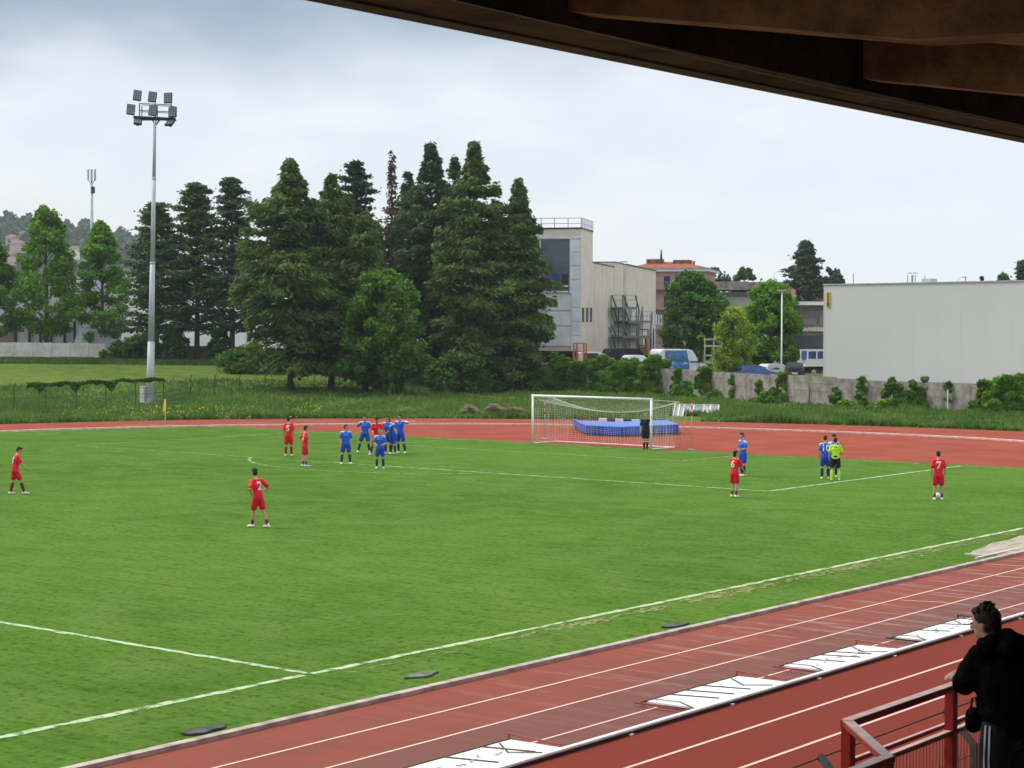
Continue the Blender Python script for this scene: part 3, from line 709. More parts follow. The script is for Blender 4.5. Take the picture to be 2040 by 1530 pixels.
# tall grass beyond the track, flowers, straw ridge
def tall_grass():
    k = 90000
    px = RNG.uniform(-30, 2070, k); 
    outp = np.array([[p.x, p.y] for p in co_])
    P = []; H = []
    Dl = []
    for i in range(k):
        x = px[i]; dw = wall_at(x)[0]
        # distance of the outer track edge in this direction, found once per column
        key = int(x//10)
        if key not in TG:
            best = None
            for D in np.arange(95, 175, .5):
                q = fl(x, D)
                # outside test: winding against outer polygon
                if q.y > np.interp(q.x, OX, OY): best = D; break
            TG[key] = best or 120
        d0 = TG[key]+.2; d1 = min(dw-.4, d0+48)
        D = d0+(d1-d0)*RNG.random()**1.5
        if 1333 < x < 1398 and D < d0+7: D = d0+7+3*RNG.random()
        q = dp(x, 700, D); P.append((q.x, q.y, terrain(q.x, q.y)))
        H.append(1)
        Dl.append((D, x))
    P = np.array(P); Dl = np.array(Dl); nz = np.sin(P[:, 0]*.9)*np.cos(P[:, 1]*.7)+np.sin(P[:, 0]*.23+P[:, 1]*.31)
    rightf = np.clip((Dl[:, 1]-1250)/300, 0, 1)
    h = RNG.uniform(.12, .34, k)*(1+.35*nz)*(.8+.1*rightf)
    U = np.zeros((k, 3)); U[:, 2] = h; U[:, 0] = RNG.normal(0, .10, k); U[:, 1] = RNG.normal(0, .10, k)
    an = RNG.uniform(-1, 1, k)+.9; V = np.zeros((k, 3)); V[:, 0] = np.sin(an)*.05; V[:, 1] = np.cos(an)*.05*np.sign(RNG.normal(size=k))
    P[:, 2] += h*.7
    Pq, Fq = quads(P, U*.9, V*RNG.uniform(.5, 1.4, k)[:, None])
    o = mesh_np('tall_grass', Pq, Fq, leafmat('long_grass', (.055, .13, .018), (.15, .25, .04), (.21, .26, .07), .25, .3), None, np.clip(RNG.normal(.4, .3, k), 0, 1))
    tag(o, 'long unmown grass between the track and the walls', 'grass', kind='stuff')
TG = {}
cs = sorted([(p.x, p.y) for p in co_ if p.y > -14]); OX = [-60]+[-42]+[c[0] for c in cs]+[46, 60]; OY = [-200, -15]+[c[1] for c in cs]+[-15, -200]
# monotone x needed: keep the far arc only
arc_ = [(p.x, p.y) for p in co_ if p.y > -24]; arc_.sort(); OX = [a[0] for a in arc_]; OY = [a[1] for a in arc_]
OX = [-90, -42.3]+OX; OY = [-200, -200]+OY
tall_grass()
k = 22000; P = []
for i in range(k):
    x = random.uniform(-30, 900); D = wall_at(x)[0]-.4-11*random.random()**1.3; q = dp(x, 700, D); P.append((q.x, q.y, terrain(q.x, q.y)))
P = np.array(P); h = RNG.uniform(.15, .38, k); U = np.zeros((k, 3)); U[:, 2] = h; U[:, :2] = RNG.normal(0, .1, (k, 2)); V = np.zeros((k, 3)); V[:, 0] = .07; V[:, 1] = .06; P[:, 2] += h*.7
Pq, Fq = quads(P, U*.9, V)
tag(mesh_np('long_grass', Pq, Fq, leafmat('dark_long_grass', (.04, .095, .015), (.10, .18, .03), None, .25, .3), None, np.clip(RNG.normal(.4, .3, k), 0, 1)), 'darker long grass along the foot of the far left wall', 'grass', kind='stuff')
k = 420; fx = RNG.uniform(290, 640, k)**1.0; fx2 = RNG.uniform(100, 640, k); fx = np.where(RNG.random(k) < .8, fx, fx2)
P = np.array([tuple(gp(float(x), float(y), .3)) for x, y in zip(fx, RNG.normal(815, 6, k).clip(802, 830))]); U = rdir(k, .3); V = perp(U)
Pq, Fq = quads(P, U*.05, V*.05)
tag(mesh_np('dandelions', Pq, Fq, mat('yellow_petals', (.62, .58, .05), .8, .1, 3)), 'yellow wild flowers scattered in the grass beyond the track', 'flowers', kind='stuff')
k = 9000; sx = RNG.uniform(895, 1075, k); lump = .3+.35*np.abs(np.sin(sx*.052))+.2*np.sin(sx*.13); P = []
for x, l in zip(sx, lump):
    q = gp(float(x), 831+(x-985)*.006-random.random()*3); q.z = random.random()**.6*max(.1, l)*(1-abs((x-985)/95)**3)*1.15; P.append(tuple(q))
U = rdir(k, .25); V = perp(U); Pq, Fq = quads(np.array(P), U*.22, V*.035)
tag(mesh_np('straw_heap', Pq, Fq, leafmat('straw', (.20, .17, .08), (.42, .36, .19), (.12, .17, .05), .8, .1), None, RNG.random(k)), 'low ridge of cut straw lying left of the goal beyond the track', 'straw', kind='stuff')

# ------------------------------------------------------------------ wire fence at left with creeper
def fence():
    e = empty('wire_fence', gp(28, 826)); tag(e, 'dark green wire mesh fence with bent posts along the far left of the track', 'fence'); off = e.location
    posts = [(-60, 832, 770), (28, 827, 763), (90, 823, 764), (152, 819, 764), (211, 815, 763), (270, 812, 760), (326, 808, 757), (380, 797, 746), (428, 795, 745), (477, 793, 745), (528, 791, 746), (576, 789, 746), (626, 787, 747), (676, 785, 747), (726, 783, 747), (776, 782, 747), (826, 781, 748), (876, 780, 748), (926, 779, 749), (976, 779, 750), (1026, 779, 750), (1078, 779, 751)]
    pm = mat('fence_green', (.03, .05, .035), .7, .1, 4)
    tops = []
    for px, yb, yt in posts:
        b = gp(px, yb+0); z = zat(px, yt, (b-CAM).dot(fw))
        MB().tube([b-off, b-off+Vector((0, 0, z*.86)), b-off+Vector((0, 0, z))+RH*.14-FH*.1], [.035, .035, .03], 6).build('post', pm, e)
        tops.append((b, z))
    wr = MB(); rl = MB()
    for (a, za), (b, zb) in zip(tops, tops[1:]):
        hs = (.04, .52) if a.x > -200 else (.04,)
        for hh in hs: rl.beam(a-off+Vector((0, 0, za*hh)), b-off+Vector((0, 0, zb*hh)), .025, .025)
        L = (b-a).length; k = int(L/.22)
        for i in range(1, k):
            t = i/k; p = a.lerp(b, t)-off; wr.beam(p+Vector((0, 0, .05)), p+Vector((0, 0, (za*(1-t)+zb*t)*.52)), .008, .008)
        for i in range(5):
            hh = .1+.1*i*.8; wr.beam(a-off+Vector((0, 0, za*hh)), b-off+Vector((0, 0, zb*hh)), .008, .008)
    rl.build('rail_wire', pm, e); wr.build('mesh', pm, e)
fence()
k = 5200; sx = RNG.uniform(55, 328, k); P = []
for x in sx:
    yb = 826-(x-28)*.0605; b = gp(float(x), float(yb)); ztop = 2.05+.06*math.sin(x*.11)
    hang = max(0, .55*math.sin(x*.045+.5)*math.sin(x*.13+1))+.09
    if x > 235: hang *= .3
    q = b+Vector((0, 0, ztop-random.random()**1.6*hang*1.3+random.gauss(0, .04))); q += FH*random.gauss(0, .1); P.append(tuple(q))
U = rdir(k, .8); V = perp(U); Pq, Fq = quads(np.array(P), U*.09, V*.07)
tag(mesh_np('creeper', Pq, Fq, L_mid, None, np.clip(RNG.normal(.3, .25, k), 0, 1)), 'creeper trailing along the top wire of the left fence', 'creeper')

# ------------------------------------------------------------------ floodlight mast
def mast():
    b = gp(299, 806); D = (b-CAM).dot(fw); e = empty('floodlight_mast', (b.x, b.y, 0)); tag(e, 'tall grey floodlight mast with a ring of square lamps', 'floodlight')
    H = zat(310, 243, D); m = D/F   # metres per pixel
    lean = RH*((310-299)*m-.004*H*0)
    lean = dp(310, 243, D)-b; lean.z = 0
    P = MB(); top = Vector((0, 0, H))+lean*.9
    at = lambda t: top*t
    P.tube([at(0), at(.22)], [.30, .27], 14); P.tube([at(.22), at(.50)], [.24, .20], 14); P.tube([at(.5), at(.8)], [.185, .15], 14); P.tube([at(.8), at(1)], [.135, .11], 14)
    for t in (.22, .5, .8): P.tube([at(t)-Vector((0, 0, .08)), at(t)+Vector((0, 0, .08))], .29-.16*t, 14)
    P.build('pole', M_steel, e, True)
    bx = MB(); bx.box((-.75, -.4, 0), (-.3, .1, 1.35)); bx.box((-.78, -.43, 1.35), (-.27, .13, 1.4)); bx.build('control_cabinet', mat('cabinet_grey', (.5, .5, .47), .6, .06, 3), e)
    MB().box((-.55, -.55, 0), (.55, .55, .16)).build('base_plinth', M_concl, e)
    f = MB(); m_ = m
    def S(px, py, dy=0): v = dp(px, py, D)-Vector((b.x, b.y, 0))+FH*dy; return v
    c = S(310, 237); 
    f.tube([S(266, 233), S(350, 237)], .10, 8); f.tube([S(270, 233, .9), S(346, 237, .9)], .08, 8)
    f.tube([S(270, 233, 0), S(270, 233, .9)], .06, 6); f.tube([S(346, 237, 0), S(346, 237, .9)], .06, 6)
    for a in (S(302, 236), S(318, 238), S(306, 236, .9), S(314, 236, .9)): f.tube([S(310, 250), a], .05, 6)
    for x in (278, 309, 341):
        f.tube([S(x, 235), S(x, 206)], .045, 6); f.tube([S(x, 236, .9), S(x, 208, .9)], .04, 6)
    for y in (206, 220): f.tube([S(278, y), S(341, y+3)], .035, 6); f.tube([S(278, y, .9), S(341, y+3, .9)], .03, 6)
    f.box((-1.2, -.1, 0), (1.3, .8, .06), 0, Matrix.Translation(S(310, 238)) @ Matrix.Rotation(R(38.6), 4, 'Z'))
    f.build('head_frame', M_dark, e)
    for i, (x, y, tl, yw) in enumerate([(275, 191, -.18, .25), (305, 194, -.18, .18), (336, 196, 0, -.12), (262, 219, -.18, .3), (306, 221, -.05, .1), (345, 224, .05, -.15), (276, 243, .9, .3), (340, 245, .9, -.3)]):
        M = Matrix.Translation(S(x, y, -.25)) @ Matrix.Rotation(R(38.6)+yw, 4, 'Z') @ Matrix.Rotation((-.25 if tl < .5 else -1.0), 4, 'X') @ Matrix.Rotation(.12 if x < 320 else -.06, 4, 'Y')
        l = MB(); l.box((-.32, -.08, -.42), (.32, .10, .42), 0, M); l.box((-.12, .1, -.15), (.12, .3, .15), 0, M)
        lm = l.build('lamp_housing', M_dark, e, bevel=.02)
        gl = MB()
        for a in range(3):
            for c_ in range(4): gl.box((-.27+a*.19, -.095, -.37+c_*.19), (-.12+a*.19, -.083, -.22+c_*.19), 0, M)
        gl.build('lens', mat('lamp_glass', (.16, .19, .23), .15, .05, 3, spec=.6), lm)
mast()

def slim_mast():
    D = 330; a = fl(184, D, 3); e = empty('telecom_mast', a); tag(e, 'thin pale telecom mast with panel antennas behind the light green trees', 'antenna mast')
    top = zat(185, 365, D)-3
    MB().tube([(0, 0, 0), (0, 0, top*.5), (0, 0, top)], [.45, .36, .22], 10).build('pole', M_steel, e, True)
    t2 = zat(185, 338, D)-3
    f = MB(); f.tube([(0, 0, top), (0, 0, t2-.6)], .12, 8)
    for s in (-1, 1): f.tube([(0, 0, top-.4), (s*.45, s*.36, top+.5)], .05, 6)
    f.box((.1, -.25, top-1.9), (.55, .3, top-.7)); f.build('bracket', M_dark, e)
    for s, k in ((-1, 0), (0, 0), (1, 0)):
        MB().box((s*.48-.14+.0, s*.38-.14, top+.4), (s*.48+.14, s*.38+.14, t2), 0).build('panel_antenna', M_steel, e, bevel=.03)
slim_mast()
def slim2():
    D = 300; a = fl(497, D, 2); e = empty('telecom_mast', a); tag(e, 'slim mast half hidden between the airy cedar and the first big conifer', 'antenna mast')
    top = zat(497, 392, D)-2
    MB().tube([(0, 0, 0), (0, 0, top)], [.3, .16], 8).build('pole', M_steel, e, True)
    MB().box((-.35, -.3, top-2.3), (.35, .3, top)).build('panel_antenna', M_steel, e, bevel=.05)
slim2()
def lamp_post(px, D, yb, yt, label, arm=0, z0=None, r=.09, head=True):
    z0 = zat(px, yb, D) if z0 is None else z0; a = fl(px, D, z0); e = empty('lamp_post', a); tag(e, label, 'lamp post', 'street lamps'); H = zat(px, yt, D)-z0
    MB().tube([(0, 0, 0), (0, 0, H*.3), (0, 0, H)], [r*1.3, r, r*.7], 10).build('pole', M_white if r == .07 and not arm else M_steel, e, True)
    h = MB()
    if arm:
        h.tube([(0, 0, H-.1), tuple(RH*arm*.5+Vector((0, 0, H+.25))), tuple(RH*arm+Vector((0, 0, H+.3)))], r*.5, 6)
        M = Matrix.Translation(RH*arm*1.2+Vector((0, 0, H+.3))) @ Matrix.Rotation(R(38.6), 4, 'Z'); h.box((-.45, -.12, -.06), (.35, .12, .07), 0, M)
    else: h.box((-.38, -.12, H-.08), (.38, .12, H+.03), 0, Matrix.Rotation(R(38.6), 4, 'Z'))
    h.build('lamp_head', M_steel, e)
lamp_post(1557, 158, 742, 578, 'slim white lamp post in front of the light green tree', z0=1.5, r=.07)
lamp_post(1541, 280, 600, 545, 'small curved street lamp on the skyline right of the flat roofed house', .9, z0=4, r=.07)
lamp_post(1407, 235, 620, 560, 'grey post at the left corner of the flat roofed house', 0, z0=4, r=.16)
lamp_post(1906, 300, 600, 556, 'tiny curved lamp over the grey hall roof', 1.0, z0=4, r=.08)
lamp_post(1224, 215, 560, 527, 'small lamp on the roof of the cream building wing', .9, z0=11.0, r=.06)
am = MB()
for x, y in ((1807, 548), (1815, 548), (1817, 548), (1822, 548), (1699, 545), (1841, 549), (1922, 551)):
    a = fl(x, 300, 6); am.tube([a, a+Vector((0, 0, zat(x, y, 300)-6))], .09, 5)
a = fl(1803, 300, 0); 
am.tube([fl(1807, 300, zat(1807, 544, 300)), fl(1815, 300, zat(1815, 544, 300))], .09, 5); am.tube([fl(1817, 300, zat(1817, 544, 300)), fl(1825, 300, zat(1822, 544, 300))], .09, 5)
tag(am.build('roof_aerials', M_steel), 'thin aerials and frames on roofs behind the grey hall', 'aerials')

# ------------------------------------------------------------------ buildings
M_cream = mat('cream_render', (.70, .62, .525), .85, .03, .5, .1, 4)
M_panel = mat('white_panels', (.70, .73, .76), .4, .06, .6)
M_tile = mat('roof_tiles', (.25, .085, .05), .9, .2, 1.5, .4, 8)
def frame_mat(px, D, ang=0, z=0):
    return Matrix.Translation(fl(px, D, z)) @ Matrix.Rotation(R(38.6)+ang, 4, 'Z')

def tower_block():
    P0 = fl(1157, 187); P1 = fl(1187, 193.5); P2 = fl(1312, 239.5); e = empty('tower_building', (P0.x, P0.y, 1.5)); off = Vector((P0.x, P0.y, 0))
    tag(e, 'cream building with a tall glazed corner tower and outside stairs', 'building')
    lo = 1.5-e.location.z
    sd_ = (P2-P1).normalized(); fr = Vector((-sd_.y, sd_.x, 0))   # front face direction pointing left
    if fr.dot(RH) > 0: fr = -fr
    zt = zat(1157, 456, 187)-1.5
    A = P0-off; Lw = (P1-P0).length; FW = 9.5
    P1_ = A+sd_*Lw; 
    def quad_prism(pts, z0, z1, mb, mi=0): 
        pts = [Vector(p) for p in pts]
        ar = sum(pts[i].x*pts[(i+1) % len(pts)].y-pts[(i+1) % len(pts)].x*pts[i].y for i in range(len(pts)))
        if ar < 0: pts = pts[::-1]
        mb.prism([(p.x, p.y) for p in pts], z0, z1, mi)
    t = MB(); 
    quad_prism([A, P1_, P1_+fr*FW, A+fr*FW], 0, zt, t)
    t.build('wall', [M_cream], e)
    rim = MB(); quad_prism([A-sd_*.06-fr*.06, P1_+sd_*.06-fr*.06, P1_+sd_*.06+fr*FW, A-sd_*.06+fr*FW], zt, zt+.14, rim); rim.build('roof', M_dark, e)
    # roof railing
    rr = MB(); 
    for u in (.0, 1.4, 2.8, 4.2, 5.6, 7): rr.beam(A+fr*u+sd_*.2+Vector((0, 0, zt+.1)), A+fr*u+sd_*.2+Vector((0, 0, zt+1.1)), .06, .06)
    for i in range(9): u = Lw*i/8; rr.beam(A+sd_*u+Vector((0, 0, zt+.1)), A+sd_*u+Vector((0, 0, zt+1.1)), .06, .06)
    for hh in (.55, 1.1): rr.beam(A+sd_*.2+fr*8+Vector((0, 0, zt+hh)), A+sd_*.2+Vector((0, 0, zt+hh)), .06, .06); rr.beam(A+Vector((0, 0, zt+hh)), A+sd_*Lw+Vector((0, 0, zt+hh)), .06, .06)
    rr.build('roof_railing', M_steel, e)
    # front: white panel strip + glazing
    def Z(y): return zat(1150, y, 188)-1.5
    pn = MB()
    def fpanel(u0, u1, y0, y1, out, mb, mi=0):
        p = A+fr*u0-sd_*.05; q = A+fr*u1-sd_*.05
        quad_prism([p, q, q-sd_*out, p-sd_*out], Z(y1), Z(y0), mb, mi)
    ys = [477, 503, 530, 557, 612, 640, 668, 700]
    for a, b in zip(ys, ys[1:]):
        fpanel(.05, 1.0, a+.6, b-.6, .05, pn)
    for a, b in zip([590, 620, 650], [619, 649, 690]): fpanel(1.05, 6.5, a+.6, b-.6, .05, pn)
    fpanel(.05, 6.5, 474, 476.5, .10, pn); fpanel(1.0, 1.15, 476.5, 585, .12, pn)
    pn.build('cladding_panels', M_panel, e)
    gl = MB(); fpanel(1.2, 6.5, 478, 583, .03, gl)
    g_ = gl.build('window', mat('bay_glass', (.13, .15, .19), .12, .1, .5, spec=.7), e)
    it = MB(); fpanel(2.2, 2.95, 546, 568, .05, it); it.build('pane', mat('blue_poster', (.02, .08, .30), .5, .1, 4), g_)
    it = MB(); fpanel(1.35, 2.0, 546, 575, .045, it); it.build('pane', M_dark, g_)
    it = MB(); fpanel(1.3, 6.5, 569, 572, .06, it); fpanel(1.3, 6.5, 580, 583, .07, it); fpanel(4.2, 4.3, 478, 583, .06, it); it.build('frame', M_white, g_)
    # low dark loading canopy
    cn = MB(); fpanel(-.2, 7.5, 699, 703, 1.2, cn); fpanel(.2, 7, 704, 722, .06, cn); cn.build('canopy', M_dark, e)
    # wing
    zw = zat(1187, 524, 193.5)-1.5
    B = P1_; wl = MB(); L2 = 44
    quad_prism([B+sd_*.01, B+sd_*14, B+sd_*14+fr*9, B+sd_*.01+fr*9], 0, zw, wl)
    quad_prism([B+sd_*14.01-fr*.05, B+sd_*20-fr*.05, B+sd_*20+fr*9, B+sd_*14.01+fr*9], 0, zw+.55, wl)
    quad_prism([B+sd_*20.01-fr*.4, B+sd_*L2-fr*.4, B+sd_*L2+fr*9, B+sd_*20.01+fr*9], 0, zw+.5, wl)
    wl.build('wing_wall', M_cream, e)
    cp = MB(); 
    quad_prism([B+sd_*.1-fr*.06, B+sd_*13.95-fr*.06, B+sd_*13.95+fr*9, B+sd_*.1+fr*9], zw, zw+.12, cp)
    quad_prism([B+sd_*14-fr*.11, B+sd_*19.95-fr*.11, B+sd_*19.95+fr*9, B+sd_*14+fr*9], zw+.55, zw+.66, cp)
    quad_prism([B+sd_*20-fr*.5, B+sd_*(L2+.1)-fr*.5, B+sd_*(L2+.1)+fr*9, B+sd_*20+fr*9], zw+.5, zw+.62, cp)
    cp.build('parapet_cap', M_dark, e)
    # thin vertical joints, a darker cream than the wall
    jn = MB()
    for u in list(np.arange(1.2, L2, 2.4)):
        o_ = .0 if u < 14 else (.05 if u < 20 else .4)
        top_ = zw if u < 14 else zw+.5
        p = B+sd_*u-fr*(o_+.006); quad_prism([p, p+sd_*.05, p+sd_*.05-fr*.004, p-fr*.004], 0, top_, jn)
    jn.build('joints', mat('facade_joint', (.52, .46, .38), .9, .1, 2), e)
    # windows, px along the side facade
    def side_u(px):      # distance along sd_ from A where direction px hits
        d = Vector((dp(px, 700, 1).x-CAM.x, dp(px, 700, 1).y-CAM.y, 0)); 
        o0 = Vector((P0.x-CAM.x, P0.y-CAM.y, 0)); den = d.x*sd_.y-d.y*sd_.x
        t_ = (o0.x*sd_.y-o0.y*sd_.x)/den; hit = d*t_; return (hit-o0).dot(sd_), d.length*t_ and (hit.dot(FH))
    def win(px0, px1, yt, yb, out=0):
        u0, D0 = side_u(px0); u1, D1 = side_u(px1); Dm = (D0+D1)/2
        z0_ = zat(px0, yb, Dm)-1.5; z1_ = zat(px0, yt, Dm)-1.5
        f = MB(); p = A+sd_*u0-fr*(out+.02); q = A+sd_*u1-fr*(out+.02)
        quad_prism([p, q, q-fr*.03, p-fr*.03], z0_, z1_, f); f.build('window', M_glass, e)
    for x0, x1 in ((1159, 1163), (1167, 1171), (1174.5, 1178.5)): win(x0, x1, 613, 641)
    for i, x0 in enumerate((1259, 1264, 1269.5, 1274.5, 1282, 1287.5, 1293, 1298.5, 1304, 1309)): win(x0, x0+2.8, 622+i*.6, 645+i*.3, .4)
    # fire stairs
    st = MB(); Ws = 1.3
    def S(px, py, off_=0):
        u, D_ = side_u(px); p = A+sd_*u-fr*off_; return Vector((p.x, p.y, zat(px, py, D_)-1.5))
    for o2 in (.35, .35+Ws):
        def s_(a, b, w_=.14, h_=.14): st.beam(S(a[0], a[1], o2), S(b[0], b[1], o2), w_, h_)
        s_((1210, 614), (1240, 614), .1, .3); s_((1222, 641), (1270, 641), .1, .3); s_((1211, 671), (1270, 671), .1, .3)
        s_((1213, 590), (1222, 614)); s_((1237, 590), (1245, 618)); s_((1245, 618), (1240, 671), .15, .3); s_((1252, 612), (1243, 671), .15, .3)
        s_((1217, 618), (1225, 641), .12, .25); s_((1212, 648), (1222, 671), .12, .25); s_((1273, 622), (1268, 671), .12, .25)
        for x, y0, y1 in ((1211, 588, 698), (1240, 590, 698), (1226, 614, 698), (1270, 622, 698), (1252, 622, 698)): s_((x, y0), (x, y1), .08, .08)
        for y, x0, x1 in ((588, 1211, 1240), (598, 1211, 1240), (620, 1224, 1270), (630, 1224, 1270), (650, 1212, 1270), (660, 1212, 1270)): s_((x0, y), (x1, y), .05, .05)
        for a, b in (((1214, 671), (1222, 700)), ((1240, 671), (1250, 700))): s_(a, b, .12, .25)
    for y, x0, x1 in ((614, 1210, 1240), (641, 1222, 1270), (671, 1211, 1270)):
        st.beam(S(x0, y, .35+Ws/2), S(x1, y, .35+Ws/2), Ws, .08)
    st.build('fire_stairs', mat('stair_steel', (.13, .155, .17), .55, .1, 3), e)
    return sd_, fr, A, off
tower_block()

def forklift():
    e = empty('forklift', fl(1281, 222, 1.5), R(38.6)); e.scale = (1.5, 1.5, 1.55); tag(e, 'yellow mast truck parked below the end of the cream wing', 'forklift')
    y = mat('machine_yellow', (.55, .27, .03), .5, .08, 3)
    b = MB(); b.box((-.5, -.5, .35), (.3, .9, 1.3)); b.box((-.5, .1, 1.3), (.3, .9, 1.5)); b.build('body', y, e, bevel=.05)
    m_ = MB(); [m_.beam((x, -.6, .1), (x, -.6, 2.9), .12, .16) for x in (-.45, .35)]; [m_.beam((-.45, -.6, z), (.35, -.6, z), .1, .12) for z in (.4, 1.6, 2.85)]; m_.build('mast', y, e)
    c = MB(); [c.beam((x, yy, 1.3), (x*.9, yy*.9, 2.25), .07, .07) for x in (-.45, .25) for yy in (-.3, .8)]; c.box((-.5, -.35, 2.25), (.3, .85, 2.32)); c.build('cab_frame', M_dark, e)
    for x in (-.52, .28):
        for yy in (-.35, .7): MB().tube([(x-.1, yy, .3), (x+.12, yy, .3)], .3, 14).build('wheel', M_black, e)
forklift()
for i, (x, w_) in enumerate(((1297, 2.5),)):
    e = empty('cylinder_rack', fl(1297, 225, 1.5), R(38.6)); e.scale = (.75, 1, 2.0); tag(e, 'rack of tall blue and white cylinders beside the yellow mast truck', 'rack')
    MB().box((-.55, -.1, 0), (.55, .25, .12)).build('base', M_steel, e)
    for k_, m_ in enumerate((M_white, mat('cylinder_blue', (.03, .13, .38), .5, .05, 3), M_white, MATS['cylinder_blue'])):
        MB().tube([(-.4+.27*k_, 0, .12), (-.4+.27*k_, 0, 2.15), (-.4+.27*k_, 0, 2.32)], [.125, .125, .05], 10).build('cylinder', m_, e, True)

of = MB()
for x in (1143, 1149, 1163, 1168): a = fl(x, 184, 1.5); of.beam(a, a+Vector((0, 0, zat(x, 684, 184)-1.5)), .12, .12)
for y in (684, 697, 712): of.beam(fl(1143, 184, zat(1143, y, 184)), fl(1149, 184, zat(1149, y, 184)), .1, .1); of.beam(fl(1163, 184, zat(1163, y, 184)), fl(1168, 184, zat(1168, y, 184)), .1, .1)
of.beam(fl(1149, 184, zat(1149, 684, 184)), fl(1163, 184, zat(1163, 684, 184)), .1, .1)
tag(of.build('orange_gantry', mat('orange_enamel', (.60, .17, .04), .5, .06, 3)), 'orange metal loading frame in the yard below the glazed tower', 'frame')

def apartment():
    D = 275; M = frame_mat(1330, D, R(-14), 3); e = empty('apartment_block', M.translation, R(38.6-14)); tag(e, 'pinkish apartment block with hipped red tile roof on the skyline', 'apartment block')
    zt = zat(1330, 541, D)-3
    b = MB(); b.box((-5.5, 0, 0), (5.6, 11, zt)); b.build('wall', mat('pink_render', (.42, .27, .22), .85, .08, .5), e)
    MB().box((-6.1, -.6, zt), (6.2, 11.6, zt+.45)).build('cornice', M_white, e)
    rf = MB(); z1 = zt+.45; z2 = zat(1300, 519, D)-3
    rf.add([(-6.4, -.9, z1), (6.5, -.9, z1), (6.5, 11.9, z1), (-6.4, 11.9, z1), (-3.0, 5.5, z2), (1.0, 5.5, z2)], [(0, 1, 5, 4), (1, 2, 5), (2, 3, 4, 5), (3, 0, 4), (3, 2, 1, 0)]); r_ = rf.build('roof', M_tile, e)
    ch = MB(); ch.box((-3.9, 3.5, z2-1.0), (-1.4, 5, z2+.35)); ch.box((.2, 3.5, z2-1), (2.9, 5, z2+.2)); ch.box((3.2, 3.4, z2-1.6), (3.5, 3.8, z2)); ch.build('chimney', M_tile, r_)
    ch = MB(); ch.tube([(-1.7, 4, z2), (-1.7, 4, z2+1.9)], [.25, .05], 6); ch.build('spire', M_dark, r_)
    for zf in range(0, 4):
        z = zt-2.6-zf*3.0
        if z < 0: continue
        for x in (-4.6, -2.9, -.6, 1.2, 3.4):
            w = MB().box((x, -.06, z+.3), (x+.9, -.01, z+1.9)).build('window', M_glass, e)
        bl = MB(); bl.box((-3.2, -1.2, z-.12), (2.6, 0, 0+z)); [bl.beam((x, -1.15, z), (x, -1.15, z+1), .04, .04) for x in np.arange(-3.2, 2.6, .3)]; bl.beam((-3.2, -1.15, z+1), (2.6, -1.15, z+1), .06, .06); bl.build('balcony', M_conc, e)
apartment()

def flat_house():
    D = 238; M = frame_mat(1408, D, R(-6), 3); e = empty('flat_roof_house', M.translation, R(38.6-6)); tag(e, 'grey flat roofed building with a deep concrete fascia behind the round tree', 'building')
    z = lambda y: zat(1470, y, D)-3
    MB().box((.6, .6, 0), (9.4, 9, z(582))).build('wall', mat('grey_render', (.33, .32, .30), .9, .08, .6), e)
    MB().box((0, -.3, z(578)), (5.2, 9, z(561))).build('fascia', M_conc, e); MB().box((5.21, .3, z(577)), (9.9, 9, z(561.8))).build('fascia', M_conc, e)
    for k_ in range(7): MB().box((.9+k_*1.2, .5, z(591)), (1.9+k_*1.2, .58, z(583))).build('window', M_glass, e)
flat_house()
def garage():
    D = 186; e = empty('garage_building', fl(1563, D, 1.5), R(38.6-3)); tag(e, 'grey concrete building with thin white roof left of the grey hall', 'building')
    z = lambda y: zat(1600, y, D)-1.5
    MB().box((-.4, .6, 0), (5.2, 9, z(609))).build('wall', M_conc, e)
    MB().box((-.8, -.5, z(608)), (5.4, 9.4, z(601))).build('roof', M_white, e)
    MB().box((-.3, .3, z(660)), (5.2, .62, z(652))).build('ledge', M_concl, e)
    for a in (0, 1.7, 3.4): MB().box((a+.1, .5, z(648)), (a+1.55, .585, z(613))).build('panel', mat('dirty_panel', (.24, .22, .20), .8, .1, 1), e)
    MB().box((.2, .5, z(695)), (4.8, .585, z(668))).build('shutter', mat('dark_shutter', (.10, .095, .10), .8, .1, 1), e)
garage()
def low_houses():
    for k_, (px, D, yt, w_, lab) in enumerate(((1572, 262, 570, 4.8, 'low house with a brown tile roof below the skyline cedar'), (1632, 268, 566, 5.6, 'brown roofed house touching the corner of the grey hall'))):
        e = empty('tiled_house', fl(px, D, 3), R(38.6+8)); tag(e, lab, 'house', 'brown roofed houses under the skyline cedar')
        z2 = zat(px, yt, D)-3; z1 = z2-1.9
        MB().box((-w_/2, 0, 0), (w_/2, 7, z1)).build('wall', mat('ochre_render', (.45, .27, .15), .9, .1, .6), e)
        MB().add([(-w_/2-.5, -.6, z1-.1), (w_/2+.5, -.6, z1-.1), (w_/2+.5, 7.6, z1-.1), (-w_/2-.5, 7.6, z1-.1), (-w_/4, 3.5, z2), (w_/4, 3.5, z2)], [(0, 1, 5, 4), (1, 2, 5), (2, 3, 4, 5), (3, 0, 4), (3, 2, 1, 0)]).build('roof', mat('brown_tiles', (.17, .09, .07), .9, .15, 2), e)
        MB().box((-.8, -.05, z1-1.6), (.1, -.01, z1-.5)).build('window', M_glass, e)
low_houses()

